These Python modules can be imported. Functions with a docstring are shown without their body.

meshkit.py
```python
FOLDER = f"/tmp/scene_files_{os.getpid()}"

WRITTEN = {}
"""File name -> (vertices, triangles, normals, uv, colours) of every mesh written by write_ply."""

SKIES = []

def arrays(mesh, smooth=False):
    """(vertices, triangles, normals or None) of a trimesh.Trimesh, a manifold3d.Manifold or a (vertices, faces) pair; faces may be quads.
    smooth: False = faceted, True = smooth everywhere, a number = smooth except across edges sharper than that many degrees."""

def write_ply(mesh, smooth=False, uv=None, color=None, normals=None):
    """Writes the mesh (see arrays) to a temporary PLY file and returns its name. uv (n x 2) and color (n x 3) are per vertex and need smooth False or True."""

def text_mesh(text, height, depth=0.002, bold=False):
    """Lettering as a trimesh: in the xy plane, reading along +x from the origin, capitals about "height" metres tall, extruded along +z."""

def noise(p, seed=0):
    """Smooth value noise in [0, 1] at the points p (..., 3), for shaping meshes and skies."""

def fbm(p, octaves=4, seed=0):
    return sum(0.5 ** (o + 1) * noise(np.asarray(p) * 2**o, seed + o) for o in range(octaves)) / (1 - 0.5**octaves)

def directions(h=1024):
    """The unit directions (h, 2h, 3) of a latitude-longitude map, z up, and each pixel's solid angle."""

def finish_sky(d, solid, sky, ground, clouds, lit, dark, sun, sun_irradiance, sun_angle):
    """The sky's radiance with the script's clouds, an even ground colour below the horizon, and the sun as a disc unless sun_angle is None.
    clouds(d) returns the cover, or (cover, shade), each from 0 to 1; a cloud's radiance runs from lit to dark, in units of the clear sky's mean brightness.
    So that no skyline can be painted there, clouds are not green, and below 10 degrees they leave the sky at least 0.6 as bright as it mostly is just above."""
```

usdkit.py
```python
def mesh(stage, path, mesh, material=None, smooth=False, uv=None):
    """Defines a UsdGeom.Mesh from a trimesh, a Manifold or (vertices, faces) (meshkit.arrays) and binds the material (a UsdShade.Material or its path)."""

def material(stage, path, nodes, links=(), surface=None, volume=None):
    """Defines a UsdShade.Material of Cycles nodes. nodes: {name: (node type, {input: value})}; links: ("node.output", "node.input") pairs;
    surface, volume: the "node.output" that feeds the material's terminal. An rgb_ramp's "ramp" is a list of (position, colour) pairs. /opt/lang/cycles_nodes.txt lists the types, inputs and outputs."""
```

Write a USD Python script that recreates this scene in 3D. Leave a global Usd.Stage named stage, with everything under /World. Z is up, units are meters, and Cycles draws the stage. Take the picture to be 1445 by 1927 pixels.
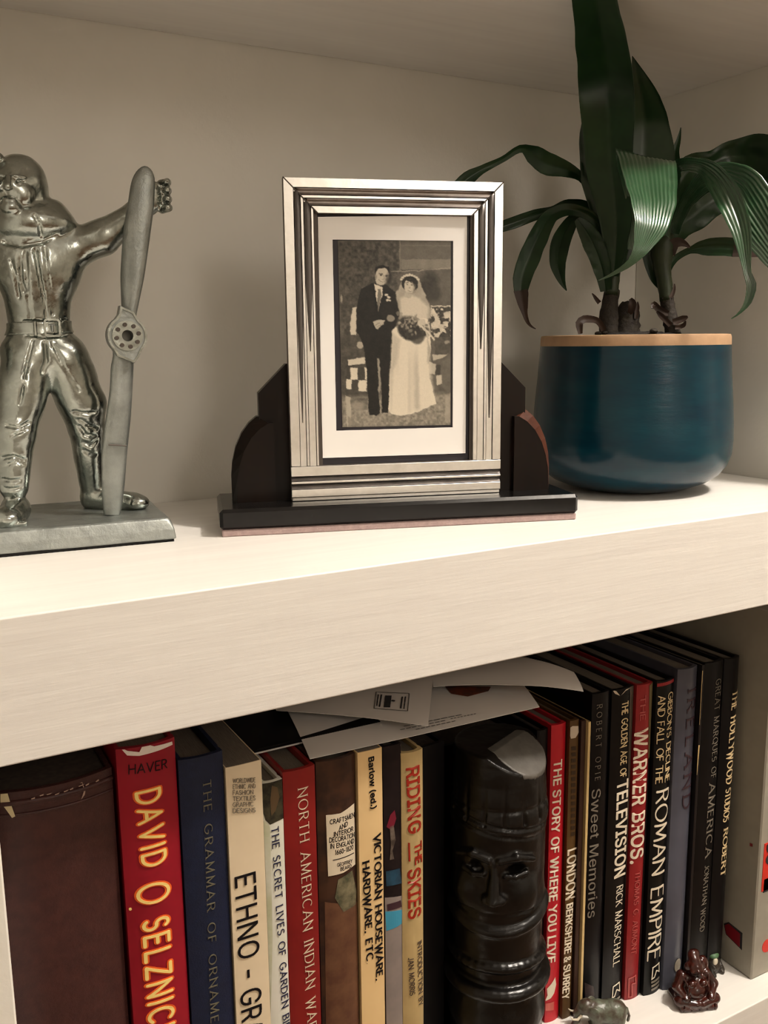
import math, random
import numpy as np, trimesh, manifold3d as m3, usdkit, meshkit
from pxr import Usd, UsdGeom, UsdLux, UsdShade, Gf, Sdf
from shapely.geometry import Polygon, LineString, box as sbox, Point
from shapely.ops import unary_union
from shapely import affinity

stage = Usd.Stage.CreateInMemory()
UsdGeom.SetStageUpAxis(stage, 'Z'); UsdGeom.SetStageMetersPerUnit(stage, 1.0)
UsdGeom.Xform.Define(stage, '/World')
UsdGeom.Scope.Define(stage, '/World/Looks')
rng = np.random.default_rng(7)

# ---------------------------------------------------------------- camera (x along the shelf, y into it, z up; shelf's front top edge is y=0, z=0)
F, CX, CY = 1742.6, 722.5, 963.5
pitch, yaw, roll = np.radians(10.3208), np.radians(28.8602), np.radians(-.6301)
fwh = np.array([np.sin(yaw), np.cos(yaw), 0]); r0 = np.array([np.cos(yaw), -np.sin(yaw), 0])
FW = fwh*np.cos(pitch) + np.array([0, 0, -np.sin(pitch)]); u0 = np.cross(r0, FW)
RT = r0*np.cos(roll) + u0*np.sin(roll); UP = -r0*np.sin(roll) + u0*np.cos(roll)
C = np.array([-.2528, -.4610, .1268])
cam = UsdGeom.Camera.Define(stage, '/World/camera')
cam.AddTransformOp().Set(Gf.Matrix4d(*RT, 0, *UP, 0, *(-FW), 0, *C, 1))
cam.CreateHorizontalApertureAttr(36.0); cam.CreateFocalLengthAttr(36.0*F/1445)
cam.CreateClippingRangeAttr((.01, 100))
cam.CreateExposureAttr(0.31)
cam.CreateFStopAttr(0.0)

# ---------------------------------------------------------------- light: a dim room, its warm ceiling lamp and an added fill lamp
dome = UsdLux.DomeLight.Define(stage, '/World/night_sky')
dome.CreateIntensityAttr(.02); dome.CreateColorAttr(Gf.Vec3f(1, .85, .68))
WARM = Gf.Vec3f(1.0, .915, .82)
LAMPS = [((.640, -.48, 1.10), .06, 358), ((.15, -2.45, .93), .24, 7)]  # second entry: unseen fill lamp, added to brighten the silver frame and walls
for i, (p, rad, power) in enumerate(LAMPS):
    l = UsdLux.SphereLight.Define(stage, '/World/key_or_fill_light' + (f'_{i:03d}' if i else ''))
    l.CreateRadiusAttr(rad); l.CreateIntensityAttr(power); l.CreateColorAttr(WARM)
    l.AddTranslateOp().Set(Gf.Vec3d(*p))

# ---------------------------------------------------------------- helpers
def ray(x, y): return RT*(x-CX)/F - UP*(y-CY)/F + FW
def at(x, y, d): return C + ray(x, y)*d                     # point seen at pixel (x, y), d metres ahead of the lens
def hit(x, y, axis, val):
    D = ray(x, y); return C + D*(val-C[axis])/D[axis]
used = {}
def numbered(parent, name):
    k = (parent, name); n = used.get(k, 0); used[k] = n+1
    return f'{parent}/{name}' + (f'_{n:03d}' if n else '')
def tag(p, label=None, cat=None, group=None, kind=None):
    p = p.GetPrim() if hasattr(p, 'GetPrim') else p
    for k, v in (('label', label), ('category', cat), ('group', group), ('kind', kind)):
        if v: p.SetCustomDataByKey(k, v)
    return p
def thing(name, label, cat, loc=(0, 0, 0), rz=0, group=None, kind=None):
    x = UsdGeom.Xform.Define(stage, numbered('/World', name))
    x.AddTranslateOp().Set(Gf.Vec3d(*map(float, loc)))
    if rz: x.AddRotateZOp().Set(float(rz))
    tag(x, label, cat, group, kind); x.loc = np.array(loc, float); return x
def ppath(parent): return '/World' if parent is None else str(parent.GetPath())
def obj(name, mesh, mat, parent=None, smooth=False, label=None, kind=None, uv=None, world=False):
    """One mesh prim. world=True: the mesh is in world coordinates under a parent that is only translated."""
    if world and parent is not None:
        v, f, _ = meshkit.arrays(mesh); mesh = (v - origin(parent), f)
    m = usdkit.mesh(stage, numbered(ppath(parent), name), mesh, M[mat] if isinstance(mat, str) else mat, smooth, uv)
    tag(m, label, None, None, kind); return m
def origin(p):
    o = getattr(p, 'loc', None)
    if o is not None: return o
    return np.array(UsdGeom.XformCache().GetLocalToWorldTransform(p.GetPrim()).ExtractTranslation())
cat = trimesh.util.concatenate
def bx(lo, hi, bev=0):
    lo, hi = np.array(lo, float), np.array(hi, float)
    if not bev:
        m = trimesh.creation.box(hi-lo); m.apply_translation((lo+hi)/2); return m
    pts = [];  c = (lo+hi)/2; h = (hi-lo)/2
    for s in np.ndindex(2, 2, 2):
        sg = np.array(s)*2-1
        for a in range(3):
            q = h-bev; q[a] = h[a]; pts.append(c+sg*q)
    return trimesh.Trimesh(np.array(pts)).convex_hull
def extr(poly, h, z0=0):
    gs = [g for g in getattr(poly, 'geoms', [poly]) if g.geom_type == 'Polygon' and g.area > 0]
    ms = [trimesh.creation.extrude_polygon(g, h, engine='earcut') for g in gs]
    m = cat(ms); m.apply_translation([0, 0, z0]); return m
def xf(m, cols, org):
    """Map mesh axes x, y, z to the three given world vectors, then move to org."""
    A = np.eye(4); A[:3, 0], A[:3, 1], A[:3, 2] = cols; A[:3, 3] = org
    m = m.copy(); m.apply_transform(A)
    if np.linalg.det(A[:3, :3]) < 0: m.invert()
    return m
def revolve(prof, n=64):
    return trimesh.creation.revolve(np.array(prof, float), sections=n)
def tube(pts, rad, n=10):
    p = np.asarray(pts, float); rad = np.broadcast_to(rad, (len(p),)).astype(float)
    t = np.gradient(p, axis=0); t /= np.linalg.norm(t, axis=1, keepdims=True)+1e-12
    ref = np.array([0, 0, 1.]) if abs(t[0, 2]) < .8 else np.array([1., 0, 0])
    a = np.cross(t, ref); a /= np.linalg.norm(a, axis=1, keepdims=True)+1e-12; b = np.cross(t, a)
    g = np.arange(n)*2*np.pi/n
    v = (p[:, None]+rad[:, None, None]*(np.cos(g)[None, :, None]*a[:, None]+np.sin(g)[None, :, None]*b[:, None])).reshape(-1, 3)
    fs = []
    for i in range(len(p)-1):
        for j in range(n):
            k = (j+1) % n; fs += [[i*n+j, i*n+k, (i+1)*n+k], [i*n+j, (i+1)*n+k, (i+1)*n+j]]
    v = np.vstack([v, p[0], p[-1]]); q = len(p)*n
    for j in range(n):
        k = (j+1) % n; fs += [[q, k, j], [q+1, (len(p)-1)*n+j, (len(p)-1)*n+k]]
    m = trimesh.Trimesh(v, fs, process=False); m.fix_normals(); return m
def smoothpath(pts, n):
    from scipy.interpolate import PchipInterpolator
    p = np.asarray(pts, float); s = np.r_[0, np.cumsum(np.linalg.norm(np.diff(p[:, :3], axis=0), axis=1)+1e-6)]
    return PchipInterpolator(s/s[-1], p)(np.linspace(0, 1, n))

# ---------------------------------------------------------------- materials
M = {}
def mat(name, c1, c2=None, rough=.5, metal=0, scale=40, spec=None, bump=0, bscale=None, coat=0, stretch=None, detail=4, rough2=None, ramp=(.35, .65), transl=0, sheen=0):
    n = {'p': ('principled_bsdf', {'base_color': c1, 'roughness': rough, 'metallic': metal, 'coat_weight': coat, 'coat_roughness': .12})}
    if spec is not None: n['p'][1]['specular_ior_level'] = spec
    L = []
    n['g'] = ('geometry', {}); n['mp'] = ('mapping', {'scale': stretch or (1, 1, 1)}); L += [('g.position', 'mp.vector')]
    if c2 is not None or rough2 is not None:
        n['n'] = ('noise_texture', {'scale': scale, 'detail': detail, 'roughness': .6}); L += [('mp.vector', 'n.vector')]
        if c2 is not None:
            n['r'] = ('rgb_ramp', {'ramp': [(ramp[0], c1), (ramp[1], c2)]}); L += [('n.fac', 'r.fac'), ('r.color', 'p.base_color')]
        if rough2 is not None:
            n['q'] = ('map_range', {'from_min': .3, 'from_max': .7, 'to_min': rough, 'to_max': rough2}); L += [('n.fac', 'q.value'), ('q.result', 'p.roughness')]
    if bump:
        n['bn'] = ('noise_texture', {'scale': bscale or scale, 'detail': 5, 'roughness': .6}); n['b'] = ('bump', {'strength': 1.0, 'distance': bump})
        L += [('mp.vector', 'bn.vector'), ('bn.fac', 'b.height'), ('b.normal', 'p.normal')]
    s = 'p.BSDF'
    if transl:
        n['t'] = ('translucent_bsdf', {'color': c2 or c1}); n['m'] = ('mix_closure', {'fac': transl}); L += [('p.BSDF', 'm.closure1'), ('t.BSDF', 'm.closure2')]; s = 'm.closure'
    M[name] = usdkit.material(stage, '/World/Looks/'+name, n, L, surface=s); return M[name]
def vcol(name, rough=.5, spec=.5):
    M[name] = usdkit.material(stage, '/World/Looks/'+name, {'a': ('attribute', {'attribute': 'print'}), 'p': ('principled_bsdf', {'roughness': rough, 'specular_ior_level': spec})}, [('a.color', 'p.base_color')], surface='p.BSDF')
def s2l(c): 
    c = np.asarray(c, float)/255; return tuple(np.where(c <= .04045, c/12.92, ((c+.055)/1.055)**2.4))

mat('white_paint', (.80, .77, .71), (.83, .80, .745), rough=.5, scale=30, bump=.0005, bscale=60)
mat('brushed_paint', (.79, .755, .71), (.83, .80, .75), rough=.45, scale=90, stretch=(.06, 1, 1), bump=.00025, bscale=150)
mat('inner_paint', (.80, .77, .70), (.82, .79, .72), rough=.75, scale=18, bump=.0003, bscale=120)
mat('room_paint', (.66, .62, .55), (.68, .64, .57), rough=.8, scale=5)
mat('room_floor', (.16, .09, .05), (.22, .13, .07), rough=.45, scale=6, stretch=(1, 8, 1))
mat('plaster', (.80, .78, .74), rough=.9)
mat('lamp_metal', (.6, .58, .55), rough=.3, metal=1)
mat('pewter', (.30, .32, .295), (.41, .435, .40), rough=.13, rough2=.26, metal=1, scale=90, bump=.0003, bscale=140)
mat('pewter_dull', (.25, .268, .255), (.35, .37, .35), rough=.38, rough2=.5, metal=.9, scale=60, bump=.0005, bscale=200)
mat('pewter_dark', (.10, .10, .09), rough=.4, metal=.9)
mat('felt_black', (.012, .011, .011), rough=.95)
mat('silver', (.97, .95, .91), rough=.27, metal=1, scale=30, rough2=.33, bump=.00012, bscale=90)
mat('dark_reflect_silver', (.23, .20, .185), (.30, .265, .245), rough=.38, metal=1, scale=60, stretch=(1, 1, .3), bump=.0002, bscale=100)  # reeds: the darkness that plain silver would mirror is put into the colour
mat('dark_reflect_side', (.10, .09, .085), (.15, .135, .125), rough=.42, metal=1, scale=60, stretch=(1, 1, .3), bump=.0002, bscale=100)  # side and bottom reeds: the mirrored dark painted in deeper
mat('tarnish', (.09, .075, .065), rough=.5, metal=.8)
mat('lacquer', (.004, .0035, .0035), (.007, .006, .0055), rough=.20, scale=60, spec=.32, bump=.0001, bscale=80)
mat('dark_wood', (.0035, .0016, .0010), (.007, .003, .0016), rough=.34, spec=.22, scale=60, stretch=(1, 1, .15), bump=.0002)
mat('lit_red_wood', (.040, .011, .005), (.075, .021, .009), rough=.5, spec=.3, scale=60, stretch=(1, 1, .15), bump=.0002)  # lamp-lit tone of the reddish dark wood, painted on the right chamfer
mat('pink_felt', (.36, .26, .25), (.42, .31, .29), rough=.95, scale=300, bump=.0003, bscale=900)
mat('mat_card', (.85, .82, .785), (.87, .84, .80), rough=.6, scale=20)
mat('photo_black', (.012, .009, .014), rough=.5)
mat('leaf', (.006, .025, .006), (.012, .040, .010), rough=.33, scale=50, transl=.05, spec=.45)
mat('leaf_bright', (.012, .055, .020), (.022, .078, .030), rough=.22, scale=60, transl=.06, spec=1.0, coat=.6)
mat('leaf_brown', (.022, .010, .005), (.045, .020, .009), rough=.6, scale=60)
mat('stem_bark', (.016, .010, .007), (.03, .022, .012), rough=.75, scale=120, bump=.0012, bscale=240)
mat('stem_green', (.016, .026, .008), (.028, .04, .012), rough=.5, scale=80, bump=.0004)
mat('soil', (.008, .006, .005), (.02, .014, .010), rough=.95, scale=300, bump=.002, bscale=300)
mat('glaze', (.0012, .017, .034), (.0025, .036, .052), rough=.2, scale=26, stretch=(.5, .5, 2.2), spec=.35, bump=.0003, bscale=60, ramp=(.3, .7))
mat('clay_rim', (.42, .26, .145), (.48, .30, .17), rough=.7, scale=90, bump=.0002)
mat('page', (.11, .09, .066), (.16, .13, .10), rough=.85, scale=400, stretch=(6, .3, .3))
mat('page_cream', (.62, .52, .36), (.68, .58, .42), rough=.85, scale=400, stretch=(6, .3, .3))
mat('paper', (.60, .56, .52), (.63, .59, .55), rough=.8, scale=20)
mat('ink', (.02, .02, .022), rough=.7)
mat('grey_ink', (.12, .11, .10), rough=.7)
mat('ebony', (.0030, .0023, .0020), (.005, .004, .0035), rough=.27, scale=60, bump=.0003, bscale=90, spec=.35)
mat('highlight_wood', (.075, .069, .058), (.11, .10, .088), rough=.5, scale=120)  # tone of the highlight on the carved head, put into the colour
mat('page_dark', (.03, .02, .015), (.05, .035, .025), rough=.9, scale=300)
mat('red_resin', (.016, .0025, .0018), (.05, .007, .003), rough=.18, scale=130, coat=.2)
mat('stone_mix', (.045, .020, .012), (.12, .14, .10), rough=.35, scale=130, bump=.0004, bscale=200)
mat('ivory', (.62, .55, .42), rough=.4)
mat('box_grey', (.30, .275, .225), (.33, .305, .25), rough=.7, scale=60)
mat('toy_dark', (.012, .010, .008), (.03, .02, .012), rough=.4, scale=120)
mat('toy_green', (.05, .12, .05), rough=.5)
# ---------------------------------------------------------------- the room
BY, RX, LX, TZ, LZ = .285, .4624, -.2171, .362, -.4275
RMX0, RMX1, RMY0, RMY1, RZ0, RZ1 = -2.0, 2.3, -2.9, BY, -1.25, 1.22
def struct(name, m, mt): return tag(obj(name, m, mt), None, None, None, 'structure')
struct('floor', bx((RMX0-.1, RMY0-.1, RZ0-.05), (RMX1+.1, RMY1+.1, RZ0)), 'room_floor')
struct('ceiling', bx((RMX0-.1, RMY0-.1, RZ1), (RMX1+.1, RMY1+.1, RZ1+.05)), 'plaster')
struct('wall_back', bx((RMX0-.1, RMY1, RZ0), (RMX1+.1, RMY1+.06, RZ1)), 'inner_paint')
struct('wall_front', bx((RMX0-.1, RMY0-.06, RZ0), (RMX1+.1, RMY0, RZ1)), 'room_paint')
struct('wall_left', bx((RMX0-.06, RMY0, RZ0), (RMX0, RMY1, RZ1)), 'room_paint')
struct('wall_right', bx((RMX1, RMY0, RZ0), (RMX1+.06, RMY1, RZ1)), 'room_paint')
for (p, rad, power), lab in zip(LAMPS, ('warm bulb hanging from the ceiling in front of the shelves', 'added fill lamp out of view at the far end of the room')):
    t = thing('key_or_fill_lamp', lab, 'lamp', (p[0], p[1], RZ1))
    zb = p[2]-RZ1+rad
    obj('ceiling_rose', bx((-.04, -.04, -.012), (.04, .04, 0), .004), 'lamp_metal', t)
    obj('lamp_holder', revolve([(0, zb), (.022, zb), (.018, -.010), (0, -.010)], 24), 'lamp_metal', t)

# ---------------------------------------------------------------- thick shelves built in between two uprights
def wavy(m, amp, seed):
    v = m.vertices.copy(); v += amp*(np.stack([meshkit.fbm(v*[9, 30, 30]+k*7.3, 3, seed) for k in range(3)], 1)-.5)
    m.vertices = v; return m
def board(x0, x1, y0, y1, z0, z1, r=.0012):
    """A board along x: rounded front arrises, finely cut so that its edge can wander as a hand-painted one does."""
    prof = Polygon([(y0, z0), (y1, z0), (y1, z1), (y0, z1)]).buffer(-r).buffer(r, quad_segs=3)
    pr = np.array(prof.exterior.coords)[:-1]; n = 60; xs = np.linspace(x0, x1, n); k = len(pr)
    v = np.array([[x, a, b] for x in xs for a, b in pr]); fs = []
    for i in range(n-1):
        for j in range(k):
            q = (j+1) % k; fs += [[i*k+j, (i+1)*k+j, (i+1)*k+q], [i*k+j, (i+1)*k+q, i*k+q]]
    for i in (0, n-1):
        fs += [[i*k, i*k+j, i*k+j+1] for j in range(1, k-1)]
    m = trimesh.Trimesh(v, fs, process=False); m.fix_normals(); return m
for z1, lab in ((0, 'thick white painted shelf carrying the metal statue, photo frame and potted plant'), (LZ, 'white painted lower shelf that the row of books stands on'), (TZ+.075, 'overhead white painted shelf whose underside roofs the statue and plant')):
    tag(obj('shelf', wavy(board(LX+.0004, RX-.0004, 0, BY-.0004, z1-.075, z1), .0007, int(z1*100) % 17), 'brushed_paint', None, 35), lab, 'shelf', 'thick built-in shelves')
for nm, x0, x1 in (('trim_1', LX-.075, LX), ('trim_2', RX, RX+.075)):
    struct(nm, bx((x0, 0, RZ0), (x1, BY, TZ+.075), .001), 'inner_paint')

# ---------------------------------------------------------------- solid sculpting: smooth unions of rounded shapes on a grid, then surface nets
class Sculpt:
    def __init__(s, lo, hi, h):
        s.h = h; s.lo = np.array(lo, float); s.n = np.ceil((np.array(hi)-lo)/h).astype(int)+1
        s.ax = [s.lo[k]+h*np.arange(s.n[k]) for k in range(3)]
        s.D = np.full(s.n, 1e3, np.float32)
    def sub(s, lo, hi):
        i0 = np.clip(np.floor((np.array(lo)-s.lo)/s.h).astype(int), 0, s.n); i1 = np.clip(np.ceil((np.array(hi)-s.lo)/s.h).astype(int)+1, 0, s.n)
        sl = tuple(slice(a, b) for a, b in zip(i0, i1))
        return sl, np.meshgrid(*[s.ax[k][sl[k]] for k in range(3)], indexing='ij')
    def put(s, d, sl, k, sgn):
        A = s.D[sl]
        if sgn > 0:
            if k: hh = np.clip(.5+.5*(A-d)/k, 0, 1); s.D[sl] = A*(1-hh)+d*hh-k*hh*(1-hh)
            else: s.D[sl] = np.minimum(A, d)
        else:
            d = -d
            if k: hh = np.clip(.5-.5*(A-d)/k, 0, 1); s.D[sl] = A*(1-hh)+d*hh+k*hh*(1-hh)
            else: s.D[sl] = np.maximum(A, d)
    def cap(s, a, b, ra, rb=None, k=3, sgn=1, sq=(1, 1, 1)):
        rb = ra if rb is None else rb; a, b = np.array(a, float), np.array(b, float); sq = np.array(sq, float)
        p = max(ra, rb)/sq.min()+2*k+4*s.h
        sl, (X, Y, Z) = s.sub(np.minimum(a, b)-p, np.maximum(a, b)+p)
        if 0 in X.shape: return s
        X, Y, Z = [(q-o)*w for q, o, w in zip((X, Y, Z), a, sq)]; e = (b-a)*sq
        t = np.clip((X*e[0]+Y*e[1]+Z*e[2])/max(e@e, 1e-9), 0, 1)
        s.put((np.sqrt((X-t*e[0])**2+(Y-t*e[1])**2+(Z-t*e[2])**2)-(ra+(rb-ra)*t)).astype(np.float32), sl, k, sgn); return s
    def ell(s, c, r, k=3, sgn=1, R=None):
        c, r = np.array(c, float), np.broadcast_to(np.array(r, float), (3,)); p = r.max()+2*k+4*s.h
        sl, G = s.sub(c-p, c+p)
        if 0 in G[0].shape: return s
        P = [g-o for g, o in zip(G, c)]
        if R is not None: P = [R[0, j]*P[0]+R[1, j]*P[1]+R[2, j]*P[2] for j in range(3)]
        q = [a/b for a, b in zip(P, r)]; k0 = np.sqrt(q[0]**2+q[1]**2+q[2]**2)
        k1 = np.sqrt(sum((a/b)**2 for a, b in zip(q, r)))
        s.put(np.where(k1 > 1e-9, k0*(k0-1)/np.maximum(k1, 1e-9), -r.min()).astype(np.float32), sl, k, sgn); return s
    def box(s, c, h, rd=1, k=1, sgn=1, R=None):
        c, h = np.array(c, float), np.array(h, float); p = np.linalg.norm(h)+2*k+4*s.h
        sl, G = s.sub(c-p, c+p)
        if 0 in G[0].shape: return s
        P = [g-o for g, o in zip(G, c)]
        if R is not None: P = [R[0, j]*P[0]+R[1, j]*P[1]+R[2, j]*P[2] for j in range(3)]
        q = [np.abs(a)-b+rd for a, b in zip(P, h)]
        s.put((np.sqrt(sum(np.maximum(a, 0)**2 for a in q))+np.minimum(np.maximum(np.maximum(q[0], q[1]), q[2]), 0)-rd).astype(np.float32), sl, k, sgn); return s
    def path(s, pts, r, k=1, sgn=-1):
        pts = np.asarray(pts, float); rr = np.broadcast_to(r, (len(pts),))
        for a, b, ra, rb in zip(pts[:-1], pts[1:], rr[:-1], rr[1:]): s.cap(a, b, ra, rb, k, sgn)
        return s
    def mesh(s, D=None, relax=1):
        D = s.D if D is None else D
        D = np.pad(D, 1, constant_values=1.); ins = D < 0
        nx, ny, nz = np.array(D.shape)-1
        cs = np.zeros((nx, ny, nz), np.int8)
        for a, b, c in np.ndindex(2, 2, 2): cs += ins[a:a+nx, b:b+ny, c:c+nz]
        act = (cs > 0) & (cs < 8); idx = np.full(act.shape, -1, np.int64); ijk = np.argwhere(act); idx[act] = np.arange(len(ijk))
        pos = np.zeros((len(ijk), 3)); cnt = np.zeros(len(ijk)); i, j, k = ijk.T
        E = [((0, 0, 0), ax) for ax in range(3)]
        for ax in range(3):
            o = [q for q in range(3) if q != ax]
            for a, b in np.ndindex(2, 2):
                p = [0, 0, 0]; p[o[0]], p[o[1]] = a, b; q = list(p); q[ax] = 1
                d0, d1 = D[i+p[0], j+p[1], k+p[2]], D[i+q[0], j+q[1], k+q[2]]
                mk = (d0 < 0) != (d1 < 0); t = np.where(mk, d0/np.where(mk, d0-d1, 1), 0)
                pt = np.tile(np.array(p, float), (len(ijk), 1)); pt[:, ax] += t
                pos += np.where(mk[:, None], pt, 0); cnt += mk
        v = ijk+pos/np.maximum(cnt, 1)[:, None]; fs = []
        for ax in range(3):
            o = [q for q in range(3) if q != ax]
            sl0 = [slice(1, -1)]*3; sl0[ax] = slice(0, -1); sl1 = list(sl0); sl1[ax] = slice(1, None)
            A, B = ins[tuple(sl0)], ins[tuple(sl1)]
            for sign in (0, 1):
                w = np.argwhere(A & ~B if sign else B & ~A)
                if not len(w): continue
                w = w+np.array([0 if q == ax else 1 for q in range(3)])
                cc = []
                for a, b in ((0, 0), (1, 0), (1, 1), (0, 1)):
                    p = w.copy(); p[:, o[0]] -= a; p[:, o[1]] -= b; cc.append(idx[p[:, 0], p[:, 1], p[:, 2]])
                q = np.stack(cc, 1); flip = (sign == 0) ^ (ax == 1)
                if flip: q = q[:, ::-1]
                fs.append(q)
        q = np.vstack(fs); q = q[(q >= 0).all(1)]
        f = np.vstack([q[:, [0, 1, 2]], q[:, [0, 2, 3]]])
        m = trimesh.Trimesh((v-1)*s.h+s.lo, f, process=False)
        if relax:
            import scipy.sparse as sp
            e = m.edges_unique; N = len(m.vertices); A = sp.coo_matrix((np.ones(2*len(e)), (np.r_[e[:, 0], e[:, 1]], np.r_[e[:, 1], e[:, 0]])), (N, N)).tocsr()
            A = sp.diags(1/np.maximum(np.asarray(A.sum(1)).ravel(), 1))@A; p = np.array(m.vertices)
            for _ in range(relax*2): p = p+.5*(A@p-p); p = p-.53*(A@p-p)
            m = trimesh.Trimesh(p, m.faces, process=False)
        if m.volume < 0: m.invert()
        return m
def rotm(ax, deg): return trimesh.transformations.rotation_matrix(np.radians(deg), ax)[:3, :3]
# ---------------------------------------------------------------- the metal airman with a propeller
S0 = np.array([-.0845, .1269, 0]); SU = np.array([.99534, -.09638, 0]); SV = np.array([.09638, .99534, 0])
def st(x, y, v):
    """Local millimetres (along the base, into it, up) of the point seen at a pixel, v mm behind the base's front edge."""
    D = ray(x, y); q = S0+SV*v*.001; p = C+D*(((q-C)@SV)/(D@SV))-S0
    return np.array([p@SU, v, p[2]*1000*1.0])*np.array([1000, 1, 1])
air = thing('airman_statue', 'silvery metal statue of a helmeted airman resting one hand on an upright propeller', 'statue', S0, math.degrees(math.atan2(SU[1], SU[0])))
def mm(m):
    m = m.copy(); m.apply_scale(.001); return m
# base: bevelled slab with soft arrises, black felt under it
bz, W, Dp = 16., 152., 104.
hull = []
for u, v in ((-W, 0), (0, 0), (0, Dp), (-W, Dp)):
    cu, cv = -W/2, Dp/2
    for zz, ins, r in ((3, 0, 1.0), (8.0, .8, 1.5), (12.4, 2.2, 3.6)):
        su, sv = np.sign(cu-u), np.sign(cv-v)
        hull.append(m3.Manifold.sphere(r, 16).translate((float(u+su*(ins+r)), float(v+sv*(ins+r)), float(zz))))
base = m3.Manifold.batch_hull(hull).trim_by_plane((0, 0, 1), 1.6)
mb = base.refine_to_length(4.).to_mesh(); b_ = trimesh.Trimesh(mb.vert_properties[:, :3], mb.tri_verts)
b_.vertices += (np.stack([meshkit.fbm(b_.vertices/14.+k*9, 3, 3) for k in range(3)], 1)-.5)*.7
ob = obj('base', mm(b_), 'pewter_dull', air, 40)
obj('felt_pad', mm(bx((-W+1.5, 1.5, 0), (-1.5, Dp-1.5, 1.8))), 'felt_black', air)
# figure
V = 52.
s = Sculpt((-152, 12, 13), (22, 92, 250), .9)
def P(x, y, v=V): return st(x, y, v)
hd = P(32, 348, 46)
# trunk
pel = P(88, 665); chest = P(78, 520); neck = P(62, 440)
s.cap(P(76, 640), P(68, 520), 18, 22, 6, sq=(1, 1.5, 1)); s.ell(P(72, 500, 50), (27, 17, 24), 8)
s.ell(P(80, 660), (26, 15, 15), 6)
s.cap(P(30, 470), P(118, 470), 14, 14, 8, sq=(1, 1.05, 1))
s.ell(P(57, 420, 47), (28, 19, 13), 4)                          # big collar
s.ell(P(98, 414, 50), (11.5, 14, 13), 3); s.ell(P(20, 424, 50), (13, 15, 12), 3)
# legs: image-right one back, toe turned out; the other forward
def leg(h, k, a, rs):
    s.cap(h, k, rs[0], rs[1], 5); s.cap(k, a, rs[1], rs[2], 4)
h1, k1, a1 = P(122, 680), P(162, 800, 58), P(176, 925, 66)
leg(h1, k1, a1, (15.5, 11.8, 8.6)); s.ell((h1+k1)/2+[1, 0, 4], (14, 14, 24), 6); s.ell(P(165, 760, 55), (12.5, 13, 13), 5)
s.ell(k1*.45+a1*.55+[0, 4, 8], (9.5, 11.5, 17), 4)
t1 = np.array([P(250, 945, 50)[0], 46, 21.]); e1 = np.array([a1[0]-1, 66, 22.])
s.cap(e1, t1, 8.2, 6.6, 3); s.ell(t1+[2, -1, -.5], (8.5, 8, 5.5), 2); s.box(np.r_[((e1+t1)/2)[:2], 17.3], (16, 6, 1.6), 1, .6, R=rotm([0, 0, 1], -math.degrees(math.atan2(20, t1[0]-e1[0]))))
h2, k2, a2 = P(55, 685), P(28, 815, 44), P(26, 915, 40)
leg(h2, k2, a2, (15.5, 12.5, 9.2)); s.ell((h2+k2)/2+[0, 0, 6], (14, 14, 22), 6); s.ell(k2*.5+a2*.5+[0, 4, 10], (10.5, 12, 17), 4)
s.cap([a2[0], 40, 23], [a2[0]-5, 22, 21], 9.5, 7.8, 3); s.ell([a2[0]-6, 20, 20.5], (8.5, 8.5, 6.2), 2); s.box([a2[0]-3, 30, 17.3], (8.5, 17, 1.7), 1, .6)
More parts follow.
